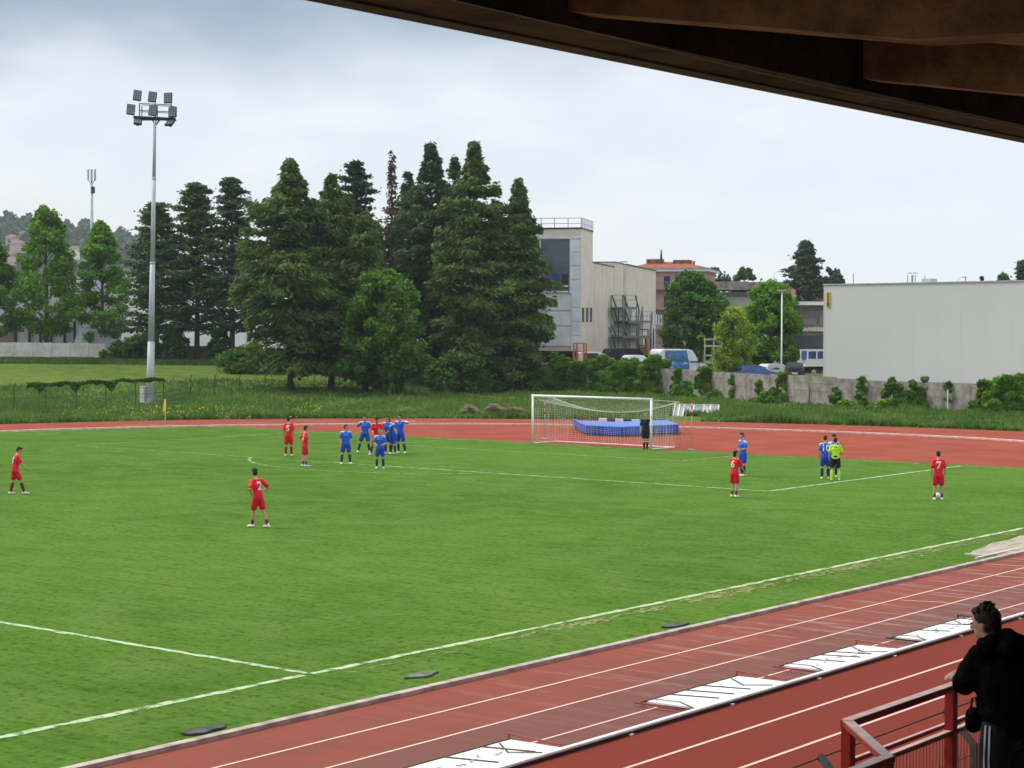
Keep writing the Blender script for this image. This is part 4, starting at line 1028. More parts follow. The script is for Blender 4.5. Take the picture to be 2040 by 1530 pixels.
def grey_hall():
    A = fl(1641, 165, 0); B = fl(2040, 150, 0); d = (B-A).normalized(); nrm = Vector((-d.y, d.x, 0)); rz = math.atan2(d.y, d.x)
    e = empty('grey_hall', (A.x, A.y, 1.2), rz); tag(e, 'huge windowless light grey hall at the right edge', 'hall')
    H = zat(1641, 568, 165)-1.2; L = (B-A).length+22
    MB().box((0, 0, 0), (L, 30, H)).build('wall', mat('hall_cladding', (.56, .555, .53), .75, .015, .08), e)
    MB().box((-.08, -.08, H), (L+.1, 30.1, H+.09)).build('parapet_cap', M_steel, e)
    MB().box((-.03, -.03, .0), (.0, .3, H)).build('corner_trim', M_white, e)
    jt = MB(); [jt.box((u, -.004, 0), (u+.035, .001, H)) for u in np.arange(2.4, L, 2.4)]; jt.build('panel_joints', mat('hall_joint', (.553, .548, .523), .8, .01, 1), e)
    m_ = 165/F
    s = MB(); x0 = 7*m_; x1 = 15.5*m_; z1 = zat(1652, 581, 165)-1.2; z0 = zat(1652, 612, 165)-1.2
    sg = MB().box((x0, -.09, z0), (x1, -.01, z1)).build('wall_sign', mat('sign_yellow', (.72, .46, .02), .5, .04, 3), e)
    lt = MB()
    dk = mat('sign_brown', (.10, .04, .02), .6, .05, 3)
    z = z1-.12; k_ = 0
    while z > z0+.42:
        lt.box((x0+.09, -.105, z-.16), (x1-.09, -.092, z))
        z -= .21; k_ += 1
    lt.box((x0+.07, -.105, z0+.08), (x1-.07, -.092, z0+.33)); lt.build('lettering', dk, sg)
    for u in (9, 22, 31):
        MB().box((u, 2, H+.0), (u+.9, 3, H+.45)).build('roof_vent', M_steel, e)
grey_hall()

def left_buildings():
    e = empty('warehouse', fl(-60, 214, 2.4), R(38.6)); tag(e, 'pale grey warehouse with columns seen under the left trees', 'warehouse')
    m_ = 214/F
    wd = 300*m_
    MB().box((0, 0, 0), (wd, 10, zat(50, 560, 214)-2.4)).build('wall', mat('warehouse_wall', (.66, .67, .68), .8, .06, .4), e)
    for px in (32, 60, 82, 103, 130, 150): MB().box(((px+60)*m_-.12, -.4, 0), ((px+60)*m_+.12, -.05, zat(50, 640, 214)-2.4)).build('column', M_dark, e)
    MB().box((0, -.04, zat(0, 690, 214)-2.4), (90*m_, -.01, zat(0, 648, 214)-2.4)).build('garage_door', mat('brown_door', (.26, .20, .17), .8, .08, 1), e)
    MB().box((42*m_+3.6, -.05, zat(0, 648, 214)-2.4), (42*m_+5.2, -.01, zat(0, 630, 214)-2.4)).build('window', M_glass, e)
    e = empty('white_building', fl(130, 236, 2.4), R(38.6)); tag(e, 'white flat building glimpsed behind the cedars and light green trees', 'building')
    m_ = 236/F
    MB().box((0, 0, 0), (400*m_, 12, zat(300, 558, 236)-2.4)).build('wall', mat('white_render', (.80, .80, .78), .8, .04, .4), e)
    MB().box((-.2, -.3, zat(300, 556, 236)-2.4), (400*m_+.2, 12.2, zat(300, 546, 236)-2.4)).build('roof', mat('roof_slab', (.45, .45, .44), .8, .04, .4), e)
    MB().box((60*m_, -.05, zat(300, 597, 236)-2.4), (400*m_, -.01, zat(300, 580, 236)-2.4)).build('window', M_dark, e)
    e = empty('car_canopy', fl(145, 204, 2.4), R(38.6)); tag(e, 'pale blue tarpaulin covered shelter behind the end of the pale wall', 'shelter')
    m_ = 204/F; z = lambda y: zat(180, y, 204)-2.4
    MB().add([(0, 0, z(688)), (14*m_*1, 0, z(653)), (58*m_, 0, z(656)), (95*m_, 0, z(690)), (0, 3, z(688)), (14*m_, 3, z(653)), (58*m_, 3, z(656)), (95*m_, 3, z(690)), (0, 0, 0), (95*m_, 0, 0), (0, 3, 0), (95*m_, 3, 0)],
             [(0, 1, 2, 3), (1, 5, 6, 2), (2, 6, 7, 3), (0, 4, 5, 1), (4, 7, 6, 5), (8, 0, 3, 9), (9, 3, 7, 11), (11, 7, 4, 10), (10, 4, 0, 8)]).build('tarpaulin', mat('pale_tarp', (.40, .47, .50), .5, .08, 1.5), e)
left_buildings()
# distant hillside with houses
def hill():
    vs = []; fs = []; xs = np.linspace(-500, 620, 57)
    prof = [(-500, 430), (-60, 442), (0, 450), (40, 452), (80, 462), (130, 470), (180, 466), (220, 480), (270, 488), (330, 520), (420, 560), (520, 620), (620, 660)]
    rows = 14
    for j in range(rows):
        t = j/(rows-1); D = 1000+500*t
        for x in xs:
            yt = np.interp(x, [p[0] for p in prof], [p[1] for p in prof]); zt = zat(float(x), float(yt)+6, 1500)
            q = fl(float(x), D); vs.append((q.x, q.y, zt*math.sin(t*math.pi/2)**1.3+random.uniform(0, 2)))
    for j in range(rows):
        t = j/(rows-1); D = 1500+40*(j+1)/rows
        for x in xs: q = fl(float(x), D); yt = np.interp(x, [p[0] for p in prof], [p[1] for p in prof]); vs.append((q.x, q.y, zat(float(x), float(yt)+6, 1500)*(1-t)**1.3))
    nx = len(xs)
    for j in range(2*rows-1):
        for i in range(nx-1): fs.append((j*nx+i, j*nx+i+1, (j+1)*nx+i+1, (j+1)*nx+i))
    MB().add(vs, fs).build('hill', mat('hill_woods', (.03, .05, .03), .95, .3, .01, col2=(.07, .10, .05), obj=False, bscale=1), None, True)['kind'] = 'structure'
    # woods on the hill
    k = 26000; P = []; U = []
    for i in range(k):
        x = random.uniform(-60, 520); t = random.random()**.8; yt = np.interp(x, [p[0] for p in prof], [p[1] for p in prof]); zt = zat(x, float(yt)+6, 1500); D = 1000+500*t
        q = fl(x, D); c1 = 3+4*abs(math.sin(x*.21+t*9)*math.sin(x*.083))
        P.append((q.x, q.y, zt*math.sin(t*math.pi/2)**1.3+random.random()*2*c1))
    P = np.array(P); U = rdir(k); V = perp(U); sz = RNG.uniform(1.2, 3, k)[:, None]
    Pq, Fq = quads(P, U*sz, V*sz*.8)
    tag(mesh_np('hill_woods', Pq, Fq, leafmat('far_woods', (.018, .035, .022), (.065, .10, .045), (.10, .11, .05), .01, .1), None, RNG.random(k)), 'distant woods covering the hillside on the left horizon', 'woods', kind='stuff')
    lab = ['pinkish villa with tiled roof on the wooded hillside, upper left', 'long pink house on the hillside between the two left trees', 'small pale house low on the hillside at far left', 'white house low on the hillside right of the pointed tree', 'tiny cream house near the top of the hillside']
    for k_, (px, py, D, w_) in enumerate(((26, 474, 1250, 7), (38, 486, 1180, 9), (22, 508, 1060, 5), (150, 497, 1080, 5), (50, 466, 1300, 5))):
        z = zat(px, py, D); e = empty('hillside_house', fl(px, D, z-4), R(38.6+random.uniform(-20, 20))); tag(e, lab[k_], 'house', 'houses on the wooded hillside')
        MB().box((-w_/2, -3, -2), (w_/2, 3, 4)).build('wall', mat('villa_pink', (.55, .38, .33), .9, .05, .5) if k_ != 3 else M_white, e)
        MB().add([(-w_/2-.6, -3.6, 4), (w_/2+.6, -3.6, 4), (w_/2+.6, 3.6, 4), (-w_/2-.6, 3.6, 4), (-w_/3, 0, 6), (w_/3, 0, 6)], [(0, 1, 5, 4), (1, 2, 5), (2, 3, 4, 5), (3, 0, 4)]).build('roof', mat('old_tiles', (.20, .12, .10), .9, .15, 2), e)
hill()

# ------------------------------------------------------------------ vehicles
def wheel(e, x, y, r=.34):
    o = MB().tube([(x-.11, y, r), (x+.11, y, r)], r, 18).build('wheel', M_black, e)
    MB().tube([(x-.125, y, r), (x+.125, y, r)], r*.58, 14).build('rim', M_steel, o)
def profile_body(prof, w_, taper=.0, inset=None):
    """side outline [(y,z)] swept over the width, roof narrowed by taper"""
    n_ = len(prof); zs = [p[1] for p in prof]; z0, z1 = min(zs), max(zs); vs = []
    for s in (-1, 1):
        for (y, z) in prof: vs.append((s*(w_/2-taper*max(0, (z-z0)/(z1-z0)-.45)), y, z))
    fs = [tuple(range(n_)), tuple(range(n_, 2*n_))[::-1]]+[(i, n_+i, n_+(i+1) % n_, (i+1) % n_) for i in range(n_)]
    return MB().add(vs, fs)
def van(px, D, rz, label, bodymat, wrap=None, L=5.6, H=2.6, z0=1.5, wd=2.0, rearwin=True, group='vans parked in the yard'):
    e = empty('van', fl(px, D, z0), rz); tag(e, label, 'van', group)
    pr = [(-L/2, .45), (L/2-.1, .4), (L/2, .75), (L/2-.15, 1.15), (L/2-1.0, 1.38), (L/2-1.75, H-.12), (L/2-2.3, H), (-L/2+.25, H), (-L/2+.05, H-.25)]
    profile_body(pr, wd, .22).build('body', bodymat, e, bevel=.06)
    for s in (-1, 1):
        w = MB(); w.add([(s*(wd/2-.035), L/2-1.15, 1.36), (s*(wd/2-.035), L/2-2.15, 1.34), (s*(wd/2-.13), L/2-2.15, 2.08), (s*(wd/2-.13), L/2-1.72, 2.08)], [(0, 1, 2, 3), (3, 2, 1, 0)])
        w.box((s*(wd/2-.02)-.03, L/2-2.1, 1.38), (s*(wd/2-.02)+.03, L/2-1.25, 1.5)); w.build('side_window', M_glass, e)
        MB().box((s*(wd/2+.14)-.1, L/2-1.25, 1.35), (s*(wd/2+.14)+.08, L/2-1.05, 1.75)).build('mirror', M_black, e)
        MB().box((s*(wd/2-.35)-.16, -L/2-.03, .75), (s*(wd/2-.35)-.04 if s < 0 else s*(wd/2-.35)+.25, -L/2+.03, 1.15)).build('tail_light', M_red, e)
        if wrap:
            w = MB(); w.box((s*(wd/2-.012)-.02, -L/2+.5, .75), (s*(wd/2-.012)+.02, L/2-2.25, 1.42), 0)
            w.add([(s*(wd/2+.012), -L/2+.5, 1.43), (s*(wd/2+.012), L/2-2.3, 1.43), (s*(wd/2-.085), L/2-2.5, H-.12), (s*(wd/2-.085), -L/2+.5, H-.12)], [(0, 1, 2, 3), (3, 2, 1, 0)])
            w.build('side_graphic', wrap, e)
    if rearwin: MB().box((-wd/2+.28, -L/2-.035, 1.45), (wd/2-.28, -L/2+.05, 2.12)).build('rear_window', M_glass, e)
    MB().add([(-wd/2+.12, L/2-1.02, 1.42), (wd/2-.12, L/2-1.02, 1.42), (wd/2-.26, L/2-1.66, H-.22), (-wd/2+.26, L/2-1.66, H-.22)], [(0, 1, 2, 3)]).build('windscreen', M_glass, e)
    MB().box((-wd/2+.05, -L/2-.08, .4), (wd/2-.05, -L/2+.1, .62)).build('bumper', M_dark, e)
    for s in (-1, 1):
        for y in (-L/2+1.1, L/2-.95): wheel(e, s*(wd/2-.12), y, .36)
    return e
def wrapmat():
    m = bpy.data.materials.new('blue_van_graphic'); m.use_nodes = True; t = NT(m.node_tree); bs = t.n['Principled BSDF']
    co = t.node('ShaderNodeTexCoord').outputs['Object']
    s_ = t.node('ShaderNodeSeparateXYZ'); t.l.new(co, s_.inputs[0])
    c = t.mix(t.ss(s_.outputs[2], .8, 2.2), (.03, .16, .50), (.16, .42, .78))
    nz = t.noise(t.mapping(co, (1, 1.2, 1.6)), 1.2, 2)
    c = t.mix(t.math('MULTIPLY', t.ss(nz, .52, .60), .7), c, (.50, .66, .80))
    c = t.mix(t.math('MULTIPLY', t.ss(t.noise(t.mapping(co, (1, 1, 1), loc=(3, 1, 2)), 1.6, 2), .58, .62), .8), c, (.06, .22, .18))
    t.l.new(c, bs.inputs['Base Color']); bs.inputs['Roughness'].default_value = .35
    return m
M_carw = mat('white_car_paint', (.72, .74, .76), .3, .02, 2, spec=.5)
M_cark = mat('dark_car_paint', (.025, .028, .04), .3, .05, 2, spec=.5)
# rz: heading direction local +y ; right-and-away = camera axes rotated
van(1352, 171, R(38.6-58), 'white van with a blue printed side parked nose right in the yard', M_carw, wrapmat(), L=5.5, H=2.62)
van(1188, 186, R(38.6-70), 'white van with open dark load bay below the glazed tower', M_carw, mat('dark_load', (.10, .10, .10), .7, .1, 1), L=4.6, H=2.15)
van(1252, 192, R(38.6-62), 'dark van with a white nose behind the small white car', M_cark, None, L=5.4, H=2.45)
def car(px, D, rz, label, m_, L=4.1, H=1.5, z0=1.5, wd=1.75, group='cars parked in the yard'):
    e = empty('car', fl(px, D, z0), rz); tag(e, label, 'car', group)
    pr = [(-L/2, .35), (L/2, .35), (L/2+.02, .62), (L/2-.2, .82), (L/2-1.0, .95), (L/2-1.75, H-.05), (L/2-2.2, H), (-L/2+.55, H-.02), (-L/2+.1, .98), (-L/2, .9)]
    profile_body(pr, wd, .30).build('body', m_, e, bevel=.07)
    for s in (-1, 1):
        x = s*(wd/2-.06)
        MB().add([(x, L/2-1.25, .97), (x, -L/2+.35, 1.0), (s*(wd/2-.175), -L/2+.62, H-.14), (s*(wd/2-.175), L/2-1.85, H-.14)], [(0, 1, 2, 3), (3, 2, 1, 0)]).build('side_window', M_glass, e)
        for y in (-L/2+.75, L/2-.8): wheel(e, s*(wd/2-.1), y, .31)
    MB().add([(-wd/2+.2, -L/2+.06, 1.0), (wd/2-.2, -L/2+.06, 1.0), (wd/2-.28, -L/2+.50, H-.12), (-wd/2+.28, -L/2+.50, H-.12)], [(3, 2, 1, 0), (0, 1, 2, 3)]).build('rear_window', M_glass, e)
    MB().add([(-wd/2+.15, L/2-1.0, .99), (wd/2-.15, L/2-1.0, .99), (wd/2-.28, L/2-1.72, H-.1), (-wd/2+.28, L/2-1.72, H-.1)], [(0, 1, 2, 3)]).build('windscreen', M_glass, e)
    for s in (-1, 1): MB().box((s*(wd/2-.2)-.12, -L/2-.02, .72), (s*(wd/2-.2)+.12, -L/2+.02, .92)).build('tail_light', M_red, e)
    MB().box((-.26, -L/2-.035, .5), (.26, -L/2-.0, .62)).build('number_plate', M_white, e)
car(1274, 177, R(38.6-70), 'small white hatchback showing its roof over the ivy', M_carw, H=1.72, z0=1.75, L=3.9)
car(1583, 166, R(38.6-8), 'dark blue car seen from behind next to the flatbed truck', M_cark, L=4.3, z0=1.5)
car(1506, 163, R(38.6-70), 'blue car mostly hidden by the wall below the light green tree', mat('blue_car_paint', (.04, .10, .28), .3, .03, 2, spec=.5), L=4, z0=1.3)
car(1548, 170, R(38.6-60), 'pale car almost hidden at the foot of the lamp post', mat('silver_car_paint', (.5, .54, .56), .3, .03, 2, spec=.5), L=4, z0=1.3)
def truck():
    e = empty('flatbed_truck', fl(1648, 176, 1.5), R(38.6-80)); tag(e, 'flatbed truck with white bed and blue lined rack beside the grey hall', 'truck')
    b = MB(); b.box((-1.1, -2.6, .95), (1.1, 1.2, 1.15)); b.box((-1.1, -2.6, 1.15), (-1.06, 1.2, 1.5)); b.box((1.06, -2.6, 1.15), (1.1, 1.2, 1.5)); b.build('load_bed', M_white, e)
    r_ = MB(); 
    for y in (-2.3, -1.4, -.5, .4, 1.1): r_.beam((1.0, y, 1.5), (1.0, y, 2.5), .1, .1); r_.beam((-1.0, y, 1.5), (-1.0, y, 2.5), .1, .1)
    for z in (1.6, 2.5): r_.beam((1, -2.4, z), (1, 1.15, z), .12, .14); r_.beam((-1, -2.4, z), (-1, 1.15, z), .12, .14)
    r_.build('rack', M_white, e)
    MB().box((-.9, -2.2, 1.55), (.9, 1.0, 2.35)).build('load', mat('load_blue', (.04, .09, .22), .5, .1, 1), e)
    profile_body([(1.3, .5), (3.0, .5), (3.05, 1.2), (2.7, 2.2), (1.3, 2.25)], 2.0, .1).build('cab', M_white, e, bevel=.05)
    MB().box((-.5, -2.6, .5), (.5, 2.8, .9)).build('chassis', M_dark, e)
    for s in (-1, 1):
        for y in (-1.7, 2.2): wheel(e, s*.95, y, .42)
truck()
gs = MB(); a = fl(1382, 200, 1.5); 
tp = MB().add([fl(1362, 196, 1.9), fl(1400, 196, 1.9), fl(1400, 196, zat(1400, 672, 196)), fl(1380, 196, zat(1380, 672, 196)), fl(1366, 196, zat(1366, 684, 196)),
               fl(1362, 198, 1.9), fl(1400, 198, 1.9), fl(1400, 198, zat(1400, 672, 196)), fl(1380, 198, zat(1380, 672, 196)), fl(1366, 198, zat(1366, 684, 196))],
              [(0, 1, 2, 3, 4), (9, 8, 7, 6, 5), (0, 4, 9, 5), (4, 3, 8, 9), (3, 2, 7, 8), (2, 1, 6, 7)])
tag(tp.build('screen_fence', mat('teal_sheet', (.05, .15, .17), .6, .08, 1)), 'teal sheet fence at the foot of the dense round tree', 'fence')
gz = MB()
for x in (1392, 1401, 1418): gz.beam(fl(x, 190, 1.5), fl(x, 190, zat(x, 673, 190)), .12, .12)
gz.tube([fl(1388, 190, zat(1388, 674, 190)), fl(1396, 190, zat(1396, 669, 190)), fl(1404, 190, zat(1404, 671, 190))], .16, 6)
tag(gz.build('play_frame', mat('lime_enamel', (.33, .42, .07), .6, .05, 2)), 'lime green curved frame between van and yellow green tree', 'frame')
rl = MB()
for y in (676, 689, 708, 722): rl.beam(fl(1402, 188, zat(1402, y, 188)), fl(1440, 188, zat(1440, y, 188)), .06, .16)
for x in (1404, 1422, 1438): rl.beam(fl(x, 188, 1.5), fl(x, 188, zat(x, 673, 188)), .1, .1)
tag(rl.build('rail_fence', M_concl), 'white horizontal rail fence behind the yellow green tree', 'fence')

# ------------------------------------------------------------------ goal
def goal():
    e = empty('football_goal', (0, 0, 0)); tag(e, 'white football goal with sagging net', 'goal'); r = .06
    for x in (-3.72, 3.72): MB().tube([(x, 0, 0), (x, 0, 2.5)], r, 14).build('post', M_white, e, True)
    MB().tube([(-3.78, 0, 2.5), (3.78, 0, 2.5)], r, 14).build('crossbar', M_white, e, True)
    sy = MB()
    for x in (-3.72, 3.72):
        sy.tube([(x, .02, .03), (x+.05, 2.0, .03)], .03, 6)
    sy.tube([(-3.67, 2.0, .03), (3.77, 2.0, .03)], .03, 6); sy.build('ground_frame', M_white, e)
    # net: roof rope at 1.9 m back hung from stanchion poles
    def top_back(x):   # rope shape
        t = (x+3.72)/7.44; return Vector((x+.25*(2*t-1), 2.05, 2.32-1.05*4*t*(1-t)*.62-.0))
    nt = MB(); wr = .006; N = 46
    def strand(pts, w_=wr): 
        for a, b in zip(pts, pts[1:]): nt.beam(a, b, w_, w_)
    for i in range(N+1):
        x = -3.72+7.44*i/N; tb = top_back(x); p = []
        p.append(Vector((x, .03, 2.46)))
        for k_ in (1, 2, 3): q = Vector((x, .03, 2.46)).lerp(tb, k_/4); q.z -= .22*math.sin(math.pi*k_/4); p.append(q)
        p.append(tb); b = Vector((x, 2.0, .04))
        for k_ in (1, 2, 3, 4): q = tb.lerp(b, k_/4); q.y += .12*math.sin(math.pi*k_/4)*math.sin(i*.7); q.x += .05*math.sin(i*1.3+k_); p.append(q)
        strand(p)
    for k_ in range(1, 17):
        pts = []
        for i in range(25):
            x = -3.72+7.44*i/24; tb = top_back(x)
            q = tb.lerp(Vector((x, 2, .04)), k_/17); q.y += .1*math.sin(math.pi*k_/17)*math.sin(i*1.3); pts.append(q)
        strand(pts)
    for k_ in range(1, 13):
        pts = []
        for i in range(25):
            x = -3.72+7.44*i/24; q = Vector((x, .03, 2.46)).lerp(top_back(x), k_/13); q.z -= .22*math.sin(math.pi*k_/13); pts.append(q)
        strand(pts)
    for x in (-3.72, 3.72):
        tb = top_back(x)
        for k_ in range(1, 14):
            y = 2.05*k_/14; zt = 2.46+(tb.z-2.46)*k_/14-.1*math.sin(math.pi*k_/14); strand([Vector((x, y, zt)), Vector((x+.12*math.sin(k_), y*.95, zt*.5)), Vector((x, y, .05))])
        for k_ in range(1, 17):
            z = 2.4*k_/17; strand([Vector((x, .02, z)), Vector((x+.1, 1, z*.97)), Vector((x+.05, 2.03, z*.93))])
    nt.build('net', mat('net_cord', (.62, .64, .56), .8, .05, 5), e)
    rp = MB(); rp.tube([top_back(x) for x in np.linspace(-3.72, 3.72, 25)], .028, 6)
    for x in (-3.72, 3.72): rp.tube([(x, .03, 2.46), tuple(top_back(x))], .022, 6)
    rp.tube([tuple(top_back(3.72)), (4.1, 2.6, 1.9), (3.9, 2.2, .03)], .02, 6)
    rp.build('net_rope', mat('net_rope', (.50, .60, .42), .8, .05, 5), e, True)
goal()
def striped_pole(loc, h, label, name='net_pole'):
    e = empty(name, loc); tag(e, label, 'pole')
    MB().tube([(0, 0, 0), (0, 0, h)], .022, 8).build('shaft', M_steel, e, True)
    b = MB()
    for k_ in range(0, 6, 2): b.tube([(0, 0, h-.16*(k_+1)), (0, 0, h-.16*k_)], .03, 8)
    b.build('red_bands', M_red, e)
    MB().box((-.18, -.05, 0), (.18, .05, .04)).build('foot', M_steel, e)
striped_pole(gp(1085, 874), 2.15, 'thin pole with red bands holding the net behind the left goalpost')
striped_pole(gp(1378, 896), 2.5, 'thin pole with red top standing right of the goal')
# high jump mat
def mat_bed():
    pts = [gp(1157, 862), gp(1232, 870), gp(1340, 866), gp(1352, 860), gp(1345, 846), gp(1300, 842), gp(1175, 846)]
    pts = [gp(1154, 862), gp(1168, 868), gp(1238, 871), gp(1352, 866)]
    back = [p+FH*5.2-RH*.2 for p in reversed(pts)]
    poly = [(p.x, p.y) for p in pts+back]
    c = sum((p for p in pts), Vector())/4; e = empty('high_jump_mat', (c.x, c.y, 0)); tag(e, 'big blue landing mat lying on the track behind the goal', 'landing mat')
    poly = [(x-c.x, y-c.y) for x, y in poly]
    o = MB().prism(poly, .10, .56).build('cover', mat('blue_vinyl', (.015, .075, .46), .35, .12, .9, .5, 3), e, bevel=.06)
    cx_ = sum(p[0] for p in poly)/len(poly); cy_ = sum(p[1] for p in poly)/len(poly)
    MB().prism([(cx_+(x-cx_)*1.005, cy_+(y-cy_)*1.005) for x, y in poly], .52, .585).build('top_sheet', mat('light_blue_vinyl', (.05, .17, .60), .35, .1, .8, .3, 3), e, bevel=.02)
    MB().prism([(cx_+(x-cx_)*.97, cy_+(y-cy_)*.97) for x, y in poly], .0, .10).build('base_pallet', M_dark, e)
mat_bed()
sb = empty('striped_bar', gp(1232, 848)); tag(sb, 'black and white segmented pad roll lying behind the blue mat', 'bar')
sb.location.z = 0
a = dp(1193, 836, 111)-sb.location; b = dp(1290, 840, 111)-sb.location
for k_ in range(6):
    MB().beam(a.lerp(b, k_/6), a.lerp(b, (k_+1)/6-.004), .34, .20).build('segment', M_white if k_ % 2 == 0 else M_black, sb)
for t in (.1, .9): p = a.lerp(b, t); MB().beam(p-Vector((0, 0, .1)), Vector((p.x, p.y, 0)), .08, .08).build('leg', M_dark, sb)
def frames():
    for k_, (x0, x1, yt, yb, sl_, lab) in enumerate(((1341, 1360, 805, 829, 4, 'white metal frame leaning at the left end of the stack beyond the goal'), (1360, 1400, 806, 828, 3, 'long white barrier frame in the middle of the stack beyond the goal'), (1398, 1430, 806, 826, 2, 'white barrier frame half sunk in grass right of the stack'))):
        D = (gp(x0, yb)-CAM).dot(fw); e = empty('metal_barrier', gp(x0, yb)); tag(e, lab, 'barrier', 'white frames stacked beyond the goal'); of_ = e.location
        P = [dp(x0, yb, D)-of_, dp(x1, yb+1, D)-of_, dp(x1+sl_, yt+1, D+.7)-of_, dp(x0+sl_, yt, D+.7)-of_]
        m = MB()
        for a, b in zip(P, P[1:]+P[:1]): m.beam(a, b, .09, .09)
        m.build('frame', M_concl, e)
        m = MB(); q = [v+FH*.02 for v in P]
        m.add([q[0].lerp(q[3], .06), q[1].lerp(q[2], .06), q[1].lerp(q[2], .94), q[0].lerp(q[3], .94)]+[v+FH*.03 for v in (q[0].lerp(q[3], .06), q[1].lerp(q[2], .06), q[1].lerp(q[2], .94), q[0].lerp(q[3], .94))], [(0, 1, 2, 3), (7, 6, 5, 4), (0, 4, 5, 1), (1, 5, 6, 2), (2, 6, 7, 3), (3, 7, 4, 0)])
        m.build('infill_panel', mat('dull_infill', (.36, .38, .36), .7, .15, 2), e)
        m = MB(); m.beam(P[0].lerp(P[1], .5), P[3].lerp(P[2], .5), .07, .07); m.build('upright', M_white, e)
frames()
def flag(loc, label):
    e = empty('corner_flag', loc); tag(e, label, 'corner flag')
    MB().tube([(0, 0, 0), (0, 0, 1.55)], .03, 8).build('pole', mat('flag_yellow', (.75, .62, .06), .6, .04, 4), e, True)
    fb = MB(); N_ = 6; vs = []
    for i in range(N_+1):
        for j in range(5):
            t = i/N_; s = j/4
            vs.append((-.03-.16*s*math.sin(math.pi*min(1, t*1.0)*.9+.15)+.02*math.sin(9*t), .05*math.sin(6*s+5*t), 1.55-.85*t))
    fs = [(i*5+j, i*5+j+1, (i+1)*5+j+1, (i+1)*5+j) for i in range(N_) for j in range(4)]
    o = fb.add(vs, fs).build('flag_cloth', MATS['flag_yellow'], e, True); md = o.modifiers.new('s', 'SOLIDIFY'); md.thickness = .01
flag((-32.6, 0.05, 0), 'yellow corner flag hanging limp at the far left corner')
def ball(loc, label):
    o = MB().ell((0, 0, .11), .11, n=16, m=12).build('football', mat('ball_leather', (.72, .70, .66), .5, .12, 9), None, True); o.location = loc; tag(o, label, 'football')
ball(gp(1868, 994), 'white football between the feet of the red player with number 7')
# drain covers
for k_, (x, y, lab, a) in enumerate(((34.55, -44.4, 'dark rubber mat at the pitch edge by the middle of the near track', .2), (34.5, -56.9, 'dark muddy cover at the pitch edge near the lower left', -.1), (34.1, -51.6, 'grey drain cover in the grass between touchline and track', .1), (34.95, -32.2, 'dark mat at the pitch edge just before the sand pit', .1))):
    ps = [(x+.20*math.cos(t)*random.uniform(.6, 1.1), y+.46*math.sin(t)*random.uniform(.75, 1.1)) for t in np.linspace(0, 2*math.pi, 13)[:-1]]
    o = MB().prism([(px-x, py-y) for px, py in ps], 0, .035).build('ground_cover', mat('wet_mat', (.055, .055, .055), .6, .3, 3) if k_ != 2 else mat('mossy_cover', (.12, .14, .09), .8, .2, 3), None, bevel=.015); o.location = (x, y, 0); tag(o, lab, 'cover')

# ------------------------------------------------------------------ ad boards with white rail
def boards():
    rlm = mat('rail_white', (.78, .79, .80), .35, .03, 3, spec=.5)
    e = empty('barrier_rail', (39.5, -60, 0)); tag(e, 'long low white rail lying along the near track lanes', 'rail')
    MB().box((-.05, -40, .05), (.05, 36, .09)).build('rail', rlm, e, bevel=.01)
    MB().box((-.03, -40, .01), (.045, 36, .049)).build('skirt', M_dark, e)
    for k_ in range(26): MB().box((.055, -38+k_*2.8, 0), (.11, -37.94+k_*2.8, .03)).build('foot', M_concl, e)
    info = [((38.47, -57.9), -54.65, 'white board lying behind the rail, nearest one cut by the bottom edge', [.55, .8]), ((38.46, -51.4), -48.4, 'white board with three dark bars, second from the bottom', [.3, .45, .62]), ((38.56, -47.3), -44.3, 'white scribbled board with red frame, third from the bottom', [.33, .52, .66]), ((38.7, -43.3), -40.2, 'white board with dark frame just left of the leaning man', [.4, .72])]
    for (x0, y0), y1, lab, bars in info:
        L = y1-y0; b = empty('advertising_board', (39.42, y0, 0)); tag(b, lab, 'board', 'white boards lying behind the rail')
        xf = x0-39.42
        MB().add([(0, .25, .07), (0, L, .07), (xf, L, .05), (xf, .25, .05), (0, .25, .04), (0, L, .04), (xf, L, .02), (xf, .25, .02)], [(0, 1, 2, 3), (7, 6, 5, 4), (0, 4, 5, 1), (1, 5, 6, 2), (2, 6, 7, 3), (3, 7, 4, 0)]).build('panel', mat('board_white', (.82, .82, .79), .5, .03, 2), b)
        fm = mat('dull_red_frame', (.30, .05, .045), .5, .1, 4) if 'red' in lab or 'three' in lab or 'nearest' in lab else M_dark
        f = MB(); f.beam((0, L-.02, .11), (xf-.02, L-.02, .13), .025, .025); f.beam((xf, L-.02, .13), (xf, L-.02, .05), .02, .02)
        f.beam((0, 0, .06), (xf-.05, 0, .06), .03, .025); f.beam((xf, .0, .06), (xf, .3, .05), .02, .02); f.build('frame', fm, b)
        s = MB(); s.beam((xf, 0.03, .06), (xf, L, .06), .018, .02)
        for q in bars: s.beam((xf, L*q, .062), (-.12, L*q+.18, .078), .030, .012)
        s.beam((0, .15, .08), (xf*.45, .42, .08), .02, .012); s.beam((xf*.45, .42, .08), (xf, .38, .07), .02, .012)
        s.beam((0, L-.45, .08), (xf*.4, L-.75, .08), .02, .012); s.beam((xf*.4, L-.75, .08), (xf*.9, L-.35, .07), .02, .012)
        s.build('strut', mat('brown_strut', (.12, .075, .065), .6, .1, 3), b)
        if 'three' not in lab:
            t = MB(); rs2 = random.Random(int(-y0*10))
            for q in range(7):
                u = .5+q*.3+rs2.uniform(-.05, .05); v = xf*rs2.uniform(.35, .6); t.beam((v, u, .08), (v+rs2.uniform(-.1, .1), u+rs2.uniform(.08, .2), .08), .025, .012)
            t.build('grey_strokes', mat('stroke_grey', (.45, .42, .42), .7, .1, 3), b)  # short grey strokes scattered over the board
boards()

